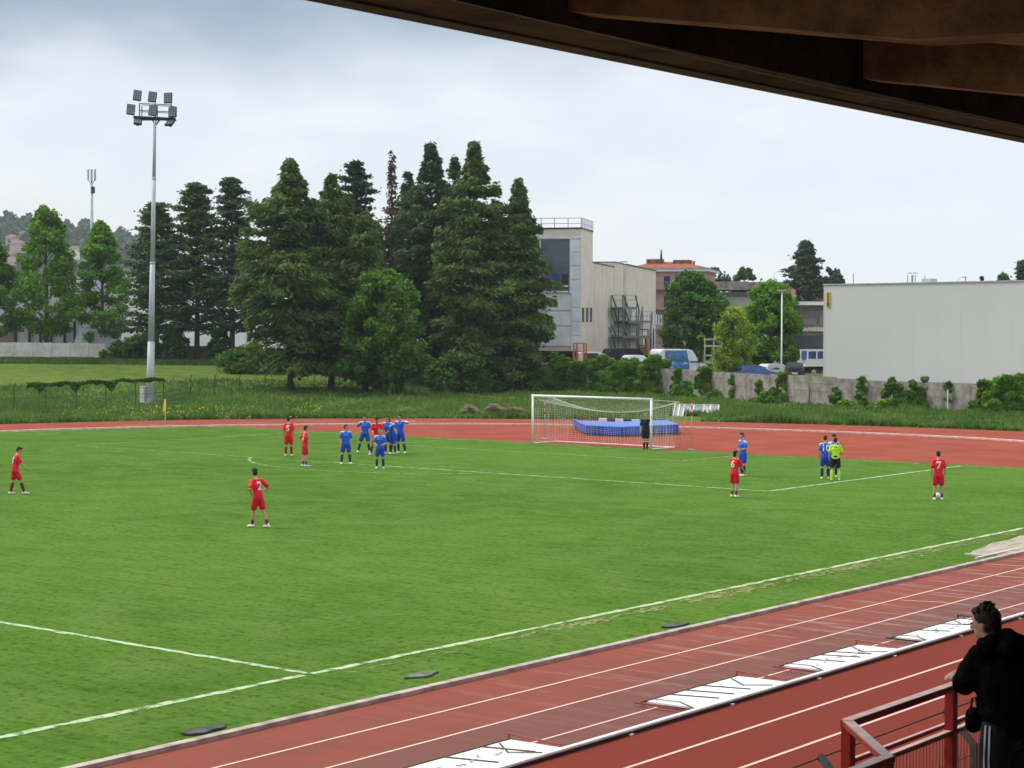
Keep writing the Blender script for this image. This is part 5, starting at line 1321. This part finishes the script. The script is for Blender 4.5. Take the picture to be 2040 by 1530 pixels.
# ------------------------------------------------------------------ near perimeter fence
def near_fence():
    e = empty('perimeter_fence', (46, -60, 0)); tag(e, 'dark perimeter fence with angled arms below the red railing', 'fence')
    fm = mat('fence_grey_green', (.07, .085, .085), .6, .1, 4)
    for y in (-61.9, -59.15, -56.3, -53.4, -50.4, -47.4, -44.4):
        MB().beam((.35, y+60, 0), (.35, y+60, 1.42), .07, .07).build('post', fm, e); MB().beam((.35, y+60, 1.40), (-.05, y+60+.1, 1.72), .06, .06).build('arm', fm, e)
    w = MB()
    for a, b in ((-70, -57),): 
        w.tube([(-.05, a+60, 1.72), (-.03, -62, 1.70), (-.05, -.5, 1.69), (-.05, 16, 1.72)], .008, 5)
    w.build('top_wire', M_dark, e)
    m_ = MB()
    for i in range(160): y = -9+i*.16; m_.beam((.35, y, .05), (.35, y, 1.35), .008, .008)
    for z in (.1, .4, .7, 1.0, 1.3): m_.beam((.35, -9, z), (.35, 17, z), .01, .01)
    m_.build('mesh', fm, e)
near_fence()

# ------------------------------------------------------------------ stand: railing, tiers, roof
RX = 49.33
def railing():
    e = empty('red_railing', (RX, -62, 2.35)); tag(e, 'red painted steel railing in the right foreground', 'railing')
    skylit = mat('skylit_red_paint', (.78, .55, .50), .45, .08, 8)  # sky light on the rail tops put into their colour as pale pink
    z = 3.47-2.35
    def pl(px, py):      # point in the railing plane
        d = ray(px, py); t = (RX-CAM.x)/d.x; p = CAM+d*t; return Vector((0, p.y+62, p.z-2.35))
    def rail(a, b, wd, ht, name):
        m = MB(); m.beam(a, b, wd, ht); o = m.build(name, [M_red, skylit], e, bevel=.004)
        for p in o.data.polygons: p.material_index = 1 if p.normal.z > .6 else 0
    A = pl(1684, 1449); A.z = z
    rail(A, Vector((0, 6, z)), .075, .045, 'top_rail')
    P1 = pl(1895, 1400)
    for y in (A.y+.04, P1.y, P1.y+1.9, P1.y+3.8): MB().box((-.035, y-.035, 0), (.035, y+.035, z-.023)).build('post', M_red, e, bevel=.004)
    B = pl(1772, 1513); zm = (pl(1885, 1462)).z
    q = gp(1768, 1512, 3.47); Bp = Vector((q.x-RX, q.y+62, z-.001)); A2 = Vector((0, A.y+.03, z-.001))
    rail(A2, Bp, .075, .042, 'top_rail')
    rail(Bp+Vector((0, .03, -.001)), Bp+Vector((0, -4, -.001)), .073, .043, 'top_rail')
    MB().box((Bp.x-.035, Bp.y-.05, 0), (Bp.x+.035, Bp.y+.02, z-.023)).build('post', M_red, e, bevel=.004)
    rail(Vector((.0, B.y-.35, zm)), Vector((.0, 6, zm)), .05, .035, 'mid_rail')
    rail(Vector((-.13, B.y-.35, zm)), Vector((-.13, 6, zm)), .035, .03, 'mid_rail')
    m_ = MB(); y = B.y+.1
    while y < 6: m_.beam((0, y, .12), (0, y, zm-.02), .004, .004); y += .05
    m_.build('mesh', mat('mesh_wire', (.30, .06, .05), .5, .1, 4), e)
railing()
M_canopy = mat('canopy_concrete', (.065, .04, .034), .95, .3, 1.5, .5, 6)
def stand():
    e = empty('grandstand', (50, -62, 0)); tag(e, 'concrete grandstand with heavy dark roof around the viewpoint', 'grandstand')
    st = MB(); 
    st.box((-1.2, -40, -.1), (.9, 40, 2.35))
    for k_ in range(11): st.box((.9+k_*.85, -40, -.1), (1.75+k_*.85, 40, 2.55+.2*k_))
    st.build('terrace', M_conc, e)
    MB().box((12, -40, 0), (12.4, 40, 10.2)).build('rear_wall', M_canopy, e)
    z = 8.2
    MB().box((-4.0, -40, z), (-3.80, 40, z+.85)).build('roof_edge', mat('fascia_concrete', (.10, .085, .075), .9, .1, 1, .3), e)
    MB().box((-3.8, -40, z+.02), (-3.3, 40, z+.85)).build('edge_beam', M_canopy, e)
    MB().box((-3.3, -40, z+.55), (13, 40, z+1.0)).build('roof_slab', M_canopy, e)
    # cantilever ribs: bottoms rise towards the pitch
    def up(px, py, zz_): 
        p = gp(px, py, zz_); return p
    r1 = gp(2040, 92, 7.9); r2 = gp(2040, 68, 7.9)
    rm = mat('rib_concrete', (.27, .15, .115), .95, .22, 2.2, .5, 7)
    dark = M_canopy
    def rib(y0, y1, xr, zr, sl_=.19):
        xf = 46.75; zf = zr+(xr-xf)*sl_; xb = 61.9; zb = zr-(xb-xr)*sl_*.3
        y0 -= -62; y1 -= -62
        P = [(xf-50, zf), (xr-50, zr), (xr+1.2-50, zr-1.2*sl_), (xb-50, zb)]
        for a, b in zip(P, P[1:]):
            pass
        vs = []; n_ = len(P)
        for y in (y0, y1):
            for x, zz_ in P: vs.append((x, y, zz_))
            for x, zz_ in P: vs.append((x, y, z+.56))
        fs = []
        for i in range(n_-1):
            fs += [(i, i+1, 2*n_+i+1, 2*n_+i), (i, n_+i, n_+i+1, i+1), (2*n_+i, 2*n_+i+1, 3*n_+i+1, 3*n_+i)]
        fs += [(0, 2*n_, 3*n_, n_)]
        MB().add(vs, fs).build('rib', rm, e)
    print('rib', r1, r2)
    rib(min(r1.y, r2.y), max(r1.y, r2.y), r1.x, 7.9)
    q = gp(2040, 188, 8.05); rib(q.y-.02, q.y+.3, q.x, 8.05, .17)
    for dy in (4.6, 9.2, 13.8, 18.4, -4.6, -9.2): rib(q.y+dy, q.y+dy+.35, q.x, 8.05, .17)
    c = MB(); pts = [gp(px, py, 8.12) for px, py in ((700, -45), (900, 0), (1100, 46), (1300, 92), (1500, 141), (1700, 186), (1880, 222), (2040, 256), (2300, 312))]
    c.tube([p-e.location for p in pts], .006, 5); c.build('cable', M_steel, e)
stand()

# ------------------------------------------------------------------ people
FONTS = {}
def number_mesh(txt, size):
    cu = bpy.data.curves.new('t', 'FONT'); cu.body = txt; cu.size = size; cu.align_x = 'CENTER'; cu.align_y = 'CENTER'; cu.offset = size*.018
    o = bpy.data.objects.new('t', cu); COL.objects.link(o); dg = bpy.context.evaluated_depsgraph_get()
    me = bpy.data.meshes.new_from_object(o.evaluated_get(dg)); bpy.data.objects.remove(o)
    bm_ = bmesh.new(); bm_.from_mesh(me); bmesh.ops.triangulate(bm_, faces=bm_.faces); 
    bmesh.ops.subdivide_edges(bm_, edges=[ed for ed in bm_.edges if ed.calc_length() > size*.25], cuts=1); bmesh.ops.triangulate(bm_, faces=bm_.faces)
    bm_.to_mesh(me); bm_.free(); return me
def stick_on(me, shirt, name, m_, parent, z, back=True, x0=0.0, off=.008, y_from=.8):
    sm = shirt.data; bv = BVHTree.FromPolygons([v.co for v in sm.vertices], [p.vertices for p in sm.polygons]); s = 1 if back else -1
    for v in me.vertices:
        x, h = v.co.x, v.co.y; x = x*(1 if back else -1)
        o_ = Vector((x+x0, -s*y_from, z+h)); hit = bv.ray_cast(o_, Vector((0, s, 0)))
        v.co = Vector((x+x0, (hit[0].y if hit[0] else -s*.12)-s*off, z+h))
    me.materials.clear(); me.materials.append(m_); o = bpy.data.objects.new(name, me); COL.objects.link(o); o.parent = parent; return o

def hand(mb, wrist, d, palm_n, s=1.0, curl=.5):
    """palm, four unequal bent fingers, thumb from the side of the palm"""
    d = Vector(d).normalized(); n_ = Vector(palm_n); n_ = (n_-d*n_.dot(d)).normalized(); sx = d.cross(n_)
    w = Vector(wrist); c = w+d*.05*s
    mb.limb([w, w+d*.045*s, w+d*.085*s], [(.022*s, .022*s), (.038*s, .018*s), (.040*s, .015*s)], 8, ref=sx)
    for k_, L in enumerate((.066, .078, .072, .056)):
        b = w+d*.085*s+sx*(-.03+.02*k_)*s; m1 = b+(d*math.cos(curl*.6)+n_*math.sin(curl*.6))*L*.5*s; t = m1+(d*math.cos(curl*1.6)+n_*math.sin(curl*1.6))*L*.5*s
        mb.limb([b, m1, t], [.0088*s, .0082*s, .0065*s], 6)
    b = w+d*.03*s-sx*.032*s; mb.limb([b, b+(d*.6-sx*.7+n_*.3).normalized()*.03*s, b+(d*.85-sx*.45+n_*.5).normalized()*.062*s], [.012*s, .010*s, .008*s], 6)

def head_pieces(mb, hc, face, up_=Vector((0, 0, 1)), s=1.0):
    """skull, jaw, nose, ears around head centre hc, face = forward direction"""
    f = Vector(face).normalized(); x = f.cross(Vector(up_)).normalized(); u = x.cross(f); M = Matrix((x, f, u)).transposed()
    mb.ell(hc+u*.02*s, (.076*s, .094*s, .100*s), M=M); mb.ell(hc+f*.022*s-u*.055*s, (.056*s, .066*s, .066*s), M=M)
    mb.ell(hc+f*.050*s-u*.098*s, (.026*s, .022*s, .018*s), M=M)
    mb.limb([hc+f*.086*s+u*.018*s, hc+f*.106*s-u*.022*s], [.010*s, .016*s], 6)
    for k_ in (-1, 1): mb.ell(hc+x*.077*s*k_-f*.004*s-u*.012*s, (.010*s, .020*s, .032*s), M=M, n=8, m=6)
    return x, f, u, M
def hair_pieces(mb, hc, x, f, u, M, s=1.0, style='short'):
    mb.ell(hc+u*.040*s-f*.016*s, (.083*s, .094*s, .086*s), M=M); mb.ell(hc+u*.0*s-f*.035*s, (.080*s, .072*s, .088*s), M=M)
    mb.ell(hc+u*.088*s+f*.036*s, (.060*s, .054*s, .034*s), M=M)
    if style == 'curly':
        r_ = random.Random(4)
        for k_ in range(26):
            a = r_.uniform(0, 6.28); b = r_.uniform(.1, 1.3); v = (x*math.cos(a)*math.sin(b)+f*math.sin(a)*math.sin(b)*.9+u*math.cos(b))
            mb.ell(hc+u*.045*s-f*.01*s+v*.088*s, .030*s, n=8, m=6)
    if style == 'long': mb.ell(hc-u*.07*s-f*.05*s, (.072*s, .05*s, .075*s), M=M)
    if style == 'quiff': mb.ell(hc+u*.105*s+f*.05*s, (.055*s, .05*s, .034*s), M=M)

def lin(c): return tuple(c)
KIT = {
 'red': dict(shirt=mat('red_shirt', (.78, .016, .035), .75, .05, 6, .2, 12), shorts=mat('red_shorts', (.64, .010, .02), .75, .05, 6), sock=mat('dark_red_sock', (.20, .012, .015), .8, .05, 8), boot=mat('white_boot', (.70, .72, .66), .5, .05, 8), sh=None),
 'blue': dict(shirt=mat('blue_shirt', (.020, .115, .66), .75, .06, 6, .2, 12), shorts=mat('blue_shorts', (.012, .06, .46), .75, .06, 6), sock=mat('navy_sock', (.01, .035, .11), .8, .05, 8), boot=mat('lime_white_boot', (.62, .72, .45), .5, .05, 8), sh=mat('shoulder_white', (.55, .60, .80), .75, .05, 6)),
 'ref': dict(shirt=mat('yellow_shirt', (.55, .80, .03), .7, .05, 6, .2, 12), shorts=mat('black_shorts', (.010, .010, .012), .8, .05, 6), sock=mat('yellow_sock', (.52, .75, .06), .8, .05, 8), boot=mat('yellow_boot', (.50, .70, .10), .5, .05, 8), sh=None),
 'keeper': dict(shirt=mat('black_shirt', (.012, .013, .02), .75, .08, 6), shorts=MATS['black_shorts'], sock=mat('black_sock', (.012, .012, .014), .8, .05, 8), boot=mat('black_boot', (.02, .02, .02), .5, .05, 8), sh=None)}
M_num = mat('number_print', (.80, .72, .76), .6, .02, 5)
M_sponsor = mat('sponsor_print', (.25, .50, .85), .6, .02, 5)
M_eye = mat('eye_dark', (.03, .02, .015), .3, .05, 5)

def player(px, py, ang, label, kit='red', H=1.76, num=None, hair='short', haircol=None, head=(0, 0), lean=.02, stride=.0, spread=.10, arms=None, armpos='down', sockh=.42, knee=0.0, z=0, mark=False, side_shift=0, feet=None, skin=None, shirt_len=0, ground=None):
    K = KIT[kit]; s = H/1.78; loc = ground or gp(px, py); sk = skin or M_skin
    e = empty('person', (loc.x, loc.y, z), R(38.6+ang)); tag(e, label, 'person', None)
    def V(x, y, zz_): return Vector((x, y, zz_))*s
    ly = lean
    pel = V(0, 0, .94); wst = V(0, ly*.4, 1.10); ch = V(0, ly*1.0, 1.32); nk = V(0, ly*1.3-.01, 1.49); hy, hp = head
    hc = V(0, ly*1.6+.025+.06*max(0, hp), 1.655-.03*max(0, hp))
    # legs
    L = {}
    for sd_ in (-1, 1):
        hip = V(.095*sd_, 0, .90)
        if feet: fx, fy = feet[0 if sd_ < 0 else 1][:2]; lift = feet[0 if sd_ < 0 else 1][2] if len(feet[0]) > 2 else 0
        else: fx, fy, lift = spread*sd_, stride*sd_, 0
        an = V(fx, fy-.02, .085+lift); kn = (hip*.47+an*.53)+V(.005*sd_, .03+knee*(1 if fy >= 0 else .4), .015)
        L[sd_] = (hip, kn, an, V(fx*1.12, fy+.17, .035+lift*.6))
    # arms : elbow, wrist
    A = {}
    for sd_ in (-1, 1):
        sh = V(.178*sd_, ly*1.15-.005, 1.425)
        mode = armpos if isinstance(armpos, str) else armpos[0 if sd_ < 0 else 1]
        if mode == 'down': el, wr = V(.235*sd_, ly-.03, 1.15), V(.245*sd_, ly+.06, .90)
        elif mode == 'hip': el, wr = V(.40*sd_, ly-.12, 1.20), V(.185*sd_, ly+.03, 1.03)
        elif mode == 'back': el, wr = V(.27*sd_, ly-.20, 1.19), V(.07*sd_, ly-.17, 1.07)
        elif mode == 'front': el, wr = V(.26*sd_, ly+.02, 1.16), V(.14*sd_, ly+.24, 1.08)
        elif mode == 'point': el, wr = V(.44*sd_, ly+.06, 1.40), V(.68*sd_, ly+.10, 1.46)
        elif mode == 'out': el, wr = V(.33*sd_, ly+.08, 1.20), V(.44*sd_, ly+.20, 1.02)
        elif mode == 'fwd': el, wr = V(.22*sd_, ly+.12, 1.16), V(.20*sd_, ly+.30, .98)
        elif mode == 'post': el, wr = V(.30*sd_, ly+.16, 1.42), V(.30*sd_, ly+.26, 1.55)
        else: el, wr = V(*mode[0]), V(*mode[1])
        A[sd_] = (sh, el, wr)
    X = Vector((1, 0, 0))
    b = MB()
    b.limb([pel-V(0, 0, .06), pel, wst, ch, nk-V(0, 0, .05)], [(.145*s, .105*s), (.155*s, .11*s), (.135*s, .095*s), (.165*s, .11*s), (.09*s, .07*s)], 12, ref=X)
    b.limb([nk-V(0, 0, .06), hc-V(0, 0, .04)], [.058*s, .052*s], 10)
    ca = math.cos(hy); sa = math.sin(hy)
    face = Vector((sa, ca, -math.tan(hp))).normalized()
    x, f, u, M = head_pieces(b, hc, face, s=s)
    for sd_ in (-1, 1):
        sh, el, wr = A[sd_]; b.limb([sh, el, wr], [.050*s, .038*s, .026*s], 10)
        b.limb([sh, sh.lerp(el, .45)], [.052*s, .046*s], 10); b.limb([el, el.lerp(wr, .35), wr], [.038*s, .037*s, .025*s], 10)
        hip, kn, an, toe = L[sd_]
        b.limb([hip, hip.lerp(kn, .4), kn], [.088*s, .080*s, .053*s], 12); b.limb([kn, kn.lerp(an, .3), an], [.052*s, .055*s, .034*s], 10)
        b.limb([an-V(0, 0, .03), toe+V(0, 0, 0)], [.034*s, .028*s], 8)
        hd = (wr-el).normalized(); hand(b, wr, hd, Vector((-sd_, .2, 0)), s, .55)
    b.remesh('body', sk, e, .0165*s, 2)
    hb = MB(); hair_pieces(hb, hc, x, f, u, M, s, hair); hb.remesh('hair', haircol or M_hair, e, .014, 2)
    fe = MB()
    for k_ in (-1, 1): fe.ell(hc+x*.031*s*k_+f*.089*s+u*.012*s, (.011*s, .009*s, .007*s), M=M, n=8, m=6)
    fe.ell(hc+f*.087*s-u*.058*s, (.022*s, .006*s, .005*s), M=M, n=8, m=6); fe.build('eyes_and_mouth', M_eye, e, True)
    # shirt
    t = MB(); bl = shirt_len
    t.limb([pel+V(0, ly*.1, -.02-bl), wst-V(0, 0, .02), ch, nk-V(0, 0, .075)], [(.175*s, .132*s), (.158*s, .118*s), (.190*s, .132*s), (.105*s, .085*s)], 14, ref=X)
    for sd_ in (-1, 1):
        sh, el, wr = A[sd_]
        t.limb([nk+V(.05*sd_, 0, -.065), sh, sh.lerp(el, .45), sh.lerp(el, .74)], [.058*s, .066*s, .068*s, .075*s], 12)
    so_ = t.remesh('shirt', [K['shirt']]+([K['sh']] if K['sh'] else []), e, .018*s, 2)
    if K['sh']:
        for p in so_.data.polygons:
            c = p.center
            if c.z > 1.375*s and abs(c.x) > .075*s and p.normal.z > .15: p.material_index = 1
    # shorts
    q = MB()
    q.limb([pel+V(0, 0, .07), pel-V(0, 0, .06)], [(.160*s, .122*s), (.172*s, .130*s)], 14, ref=X)
    for sd_ in (-1, 1): hip, kn, an, toe = L[sd_]; q.limb([hip, hip.lerp(kn, .35), hip.lerp(kn, .68)], [.10*s, .108*s, .104*s], 12)
    q.remesh('shorts', K['shorts'], e, .018*s, 2)
    for sd_ in (-1, 1):
        hip, kn, an, toe = L[sd_]
        k1 = MB(); up_t = an.lerp(kn, sockh/.42*.82)
        k1.limb([up_t, an.lerp(kn, .45*sockh/.42), an], [.060*s if sockh > .3 else .046*s, .060*s if sockh > .3 else .044*s, .044*s], 10); k1.build('sock', K['sock'], e, True)
        if kit == 'keeper':
            k2 = MB(); k2.tube([up_t, up_t-V(0, 0, .05)], .066*s, 10); k2.build('sock_band', M_num, e, True)
        bt = MB(); hl = an+V(0, -.05, -.035); bt.limb([hl, an+V(0, .03, -.03), toe], [(.040*s, .045*s), (.046*s, .048*s), (.042*s, .028*s)], 10, ref=X); bt.limb([an+V(0, 0, .02), an-V(0, 0, .03)], [.046*s, .046*s], 10)
        bt.remesh('boot', K['boot'], e, .014*s, 2)
    if num: stick_on(number_mesh(num, .36*s), so_, 'shirt_number', M_num, e, 1.26*s, True)
    if mark:
        mm = number_mesh('~~~', .13*s); stick_on(mm, so_, 'chest_print', M_sponsor, e, 1.30*s, False)
    return e

player(30, 985, -62, 'red player with number 3 walking alone at the left edge, head down', 'red', 1.72, '3', head=(.1, .55), feet=((-.05, -.14), (.09, .33)), armpos=('down', 'fwd'), lean=.06, hair='quiff')
player(514, 1051, 52, 'red player with hands on hips and number 2, closest on the left half', 'red', 1.76, '2', 'curly', head=(.35, .3), feet=((-.10, .16), (.12, -.28)), armpos='hip', lean=.06, sockh=.20)
player(575, 909, -14, 'red player with number 5 seen from behind near the penalty arc', 'red', 1.84, '5', head=(.7, .1), spread=.12, armpos='down', stride=.06)
player(607, 930, -68, 'slim red player with hands on hips standing beside number 5', 'red', 1.78, '11', head=(-.1, .05), spread=.08, armpos=('hip', 'front'), sockh=.20, stride=.05)
player(689, 925, 192, 'blue player standing apart left of the huddle, looking right', 'blue', 1.76, None, head=(-1.0, 0), spread=.20, armpos='down', mark=True, hair='short')
player(727, 902, 176, 'blue player at the left of the huddle with legs wide apart', 'blue', 1.82, None, head=(-.3, .1), feet=((-.22, .05), (.32, .0)), armpos=('down', 'hip'), mark=True)
player(752, 906, 172, 'only red player in the huddle, leaning forward among the blues', 'red', 1.78, None, 'curly', head=(.1, .3), feet=((-.05, 0), (.30, .15)), armpos=('out', 'front'), lean=.10, knee=.05, skin=mat('tanned_skin', (.36, .19, .12), .6, .05, 6))
player(757, 934, 182, 'blue player facing the stand in front of the huddle', 'blue', 1.72, None, head=(-.25, .15), spread=.15, armpos='front', mark=True, haircol=mat('light_brown_hair', (.22, .13, .08), .7, .2, 30))
player(773, 905, 170, 'blue player in the middle of the huddle with one arm reaching right', 'blue', 1.84, None, head=(.2, .2), spread=.12, armpos=('out', 'down'), lean=.08, mark=True)
player(785, 905, 95, 'blue player bent forward facing left inside the huddle', 'blue', 1.72, '1', head=(0, .35), feet=((-.08, -.05), (.08, .18)), armpos='fwd', lean=.14)
player(797, 903, 160, 'blue player at the right of the huddle pointing right with a straight arm', 'blue', 1.88, None, head=(.4, .05), feet=((-.30, .1), (.08, .0)), armpos=('point', 'down'))
player(1292, 894, 172, 'goalkeeper all in black leaning on the right goalpost', 'keeper', 1.80, None, head=(.6, .1), spread=.07, armpos=('post', 'down'), haircol=mat('fair_hair', (.35, .24, .14), .7, .2, 30), ground=Vector((3.35, .05, 0)))
player(1463, 991, -48, 'red player with number 6 standing in front of the lone blue player', 'red', 1.68, '6', 'long', head=(.25, .0), spread=.10, armpos='fwd', sockh=.20)
player(1480, 949, 118, 'lone blue player with hand on thigh behind red number 6', 'blue', 1.78, None, 'quiff', head=(-.2, .1), spread=.09, armpos=('front', 'down'), mark=True)
player(1644, 955, -4, 'blue player with number 10 standing left of the referee', 'blue', 1.76, '10', 'quiff', head=(.2, .1), feet=((-.14, .0), (.13, .06)), armpos='down')
player(1657, 948, 170, 'blue player hidden behind the referee, only hair and a leg showing', 'blue', 1.74, None, 'curly', head=(.2, .2), spread=.09, armpos='down', ground=gp(1661, 951))
player(1664, 958, -10, 'referee in fluorescent yellow shirt and black shorts', 'ref', 1.72, None, 'quiff', head=(.3, .2), spread=.15, armpos=('down', 'front'))
player(1869, 997, -4, 'red player with number 7 seen from behind with the ball at his feet', 'red', 1.74, '7', head=(0, .1), spread=.13, armpos='down', sockh=.20)
rf = [o_ for o_ in bpy.data.objects if o_.get('label', '').startswith('referee')][0]
sh_ = [c_ for c_ in rf.children if c_.name.startswith('shirt')][0]
stick_on(number_mesh('AIA', .10), sh_, 'back_print', M_dark, rf, 1.34, True)

# ---- man leaning on the railing
def man():
    hx = 49.54; d_ = ray(1964, 1243); hp_ = CAM+d_*((hx-CAM.x)/d_.x)      # where the head is
    rz_ = R(38.6+38); f_ = Vector((-math.sin(rz_), math.cos(rz_), 0)); loc = Vector((hp_.x, hp_.y, 2.35))-f_*.13
    e = empty('person', loc, rz_); tag(e, 'man in black hoodie and striped tracksuit trousers leaning on the red railing', 'person')
    hood = mat('black_hoodie', (.008, .008, .009), .95, .3, 9, .6, 30, 0); trou = mat('navy_trousers', (.012, .014, .022), .8, .1, 8, .3, 20)
    V = lambda x, y, z: Vector((x, y, z)); X = Vector((1, 0, 0))
    pel = V(0, -.06, .95); wst = V(0, -.06, 1.13); ch = V(0, -.03, 1.31); nk = V(0, .05, 1.45); hc = V(0, .13, 1.575)
    b = MB(); b.limb([pel, wst, ch, nk], [(.15, .12), (.14, .11), (.17, .12), (.09, .08)], 14, ref=X); b.limb([nk-V(0, 0, .04), hc-V(0, .02, .05)], [.066, .060], 12)
    face = Vector((-.30, 1, -.12)).normalized(); x, f, u, M = head_pieces(b, hc, face, s=1.0)
    S = {-1: (V(-.20, .02, 1.38), V(-.21, .16, 1.17), V(-.0, .30, 1.17)), 1: (V(.20, .02, 1.38), V(.26, .24, 1.17), V(.04, .34, 1.20))}
    for sd_ in (-1, 1):
        sh, el, wr = S[sd_]; b.limb([sh, el, wr], [.055, .042, .030], 10); hand(b, wr, (Vector((sd_*-.9, .3, -.1))), Vector((0, .3, -1)), 1.05, .5)
    for sd_ in (-1, 1):
        b.limb([V(.10*sd_, -.06, .92), V(.11*sd_, -.02, .50), V(.12*sd_, -.10, .09)], [.095, .062, .04], 12); b.limb([V(.12*sd_, -.12, .06), V(.13*sd_, .06, .04)], [.04, .035], 8)
    b.remesh('body', M_skin, e, .012, 3)
    h = MB(); hair_pieces(h, hc, x, f, u, M, 1.05); h.ell(hc-f*.055-u*.06, (.078, .055, .08), M=M)
    rr = random.Random(8)
    for k_ in range(40):
        a = rr.uniform(0, 6.28); c_ = rr.uniform(0, 1.2); v = x*math.cos(a)*math.sin(c_)+f*(math.sin(a)*math.sin(c_)*.9)+u*math.cos(c_); h.limb([hc+u*.05+v*.075-f*.012, hc+u*.05+v*.108-f*.022], [.016, .007], 6)
    h.remesh('hair', mat('dark_brown_hair', (.035, .022, .016), .6, .3, 30, .6, 80), e, .008, 1)
    fe = MB(); [fe.ell(hc+x*.031*k_+f*.093+u*.012, (.011, .009, .007), M=M, n=8, m=6) for k_ in (-1, 1)]; fe.build('eyes', M_eye, e, True)
    t = MB()
    t.limb([pel-V(0, .01, .05), pel+V(0, 0, .06), wst, ch-V(0, .02, 0), nk-V(0, .02, .05)], [(.20, .165), (.225, .19), (.24, .195), (.255, .19), (.15, .135)], 16, ref=X)
    t.limb([V(-.13, .01, 1.45), V(0, -.06, 1.49), V(.13, .01, 1.45)], [.065, .085, .065], 12)      # hood lying on the shoulders
    t.ell((0, -.10, 1.40), (.16, .11, .14)); t.limb([V(-.09, .09, 1.45), V(0, .12, 1.44), V(.09, .09, 1.45)], [.05, .05, .05], 10)
    for sd_ in (-1, 1):
        sh, el, wr = S[sd_]; t.limb([V(.06*sd_, -.01, 1.40), sh+V(.005*sd_, 0, 0), sh.lerp(el, .5), el, el.lerp(wr, .5), wr.lerp(el, .06)], [.10, .098, .088, .082, .072, .055], 14)
        t.ell(sh.lerp(el, .72)+V(.02*sd_, -.03, 0), (.08, .07, .06)); t.ell(V(.16*sd_, -.06, 1.0), (.08, .14, .06))
    ho = t.remesh('hoodie', hood, e, .014, 4)
    dm = ho.modifiers.new('folds', 'DISPLACE'); tx = bpy.data.textures.new('folds', 'CLOUDS'); tx.noise_scale = .16; dm.texture = tx; dm.strength = .035; dm.mid_level = .5
    q = MB(); q.limb([pel+V(0, 0, .05), pel-V(0, 0, .08)], [(.17, .145), (.18, .155)], 14, ref=X)
    for sd_ in (-1, 1): q.limb([V(.10*sd_, -.06, .90), V(.11*sd_, -.04, .68), V(.115*sd_, -.02, .48), V(.12*sd_, -.09, .14)], [.118, .110, .088, .075], 14)
    tro = q.remesh('trousers', trou, e, .014, 3)
    bv = BVHTree.FromPolygons([v.co for v in tro.data.vertices], [p.vertices for p in tro.data.polygons])
    st = MB()
    for dy in (-.018, .018):
        for k_ in range(22):
            def pt(z):
                o_ = Vector((-.9, -.06+dy+(.90-z)*.03, z)); hh = bv.ray_cast(o_, Vector((1, 0, 0))); return (hh[0] if hh[0] else Vector((-.2, o_.y, z)))-Vector((.004, 0, 0))
            z0, z1 = .92-k_*.036, .92-(k_+1)*.036; a, b_ = pt(z0), pt(z1); st.beam(a, b_, .014, .006, upv=(1, 0, 0))
    st.build('side_stripes', mat('stripe_grey', (.42, .45, .52), .8, .05, 5), e)
    sh = MB(); [sh.limb([V(.12*s_, -.15, .06), V(.13*s_, .10, .05)], [.055, .05], 10) for s_ in (-1, 1)]; sh.build('shoes', M_black, e, True)
    o = MB(); 
    bag = empty('bag', e.location+Vector((0, 0, 0)), rz_); tag(bag, 'small dark bag hanging by the railing in front of the man', 'bag')
    o.limb([V(-.17, .10, .97), V(-.16, .10, .89)], [(.062, .05), (.07, .055)], 14, ref=X); o.remesh('pouch', hood, bag, .014, 3); MB().tube([V(-.20, .10, 1.0), V(-.18, .10, 1.08), V(-.14, .10, 1.08), V(-.12, .10, 1.0)], .009, 6).build('strap', M_dark, bag)
man()

# ------------------------------------------------------------------ air
hz = bpy.data.materials.new('air_haze'); hz.use_nodes = True; t = NT(hz.node_tree); t.n.clear()
pv_ = t.node('ShaderNodeVolumePrincipled'); pv_.inputs['Color'].default_value = (.80, .88, .95, 1); pv_.inputs['Density'].default_value = .00015
pv_.inputs['Anisotropy'].default_value = 0
t.l.new(pv_.outputs[0], t.node('ShaderNodeOutputMaterial').inputs['Volume'])

o = MB().box((-1600, -300, -1.2), (400, 1350, 135)).build('haze', hz); o['kind'] = 'stuff'; o['label'] = 'thin pale haze in the air over the far hillside'
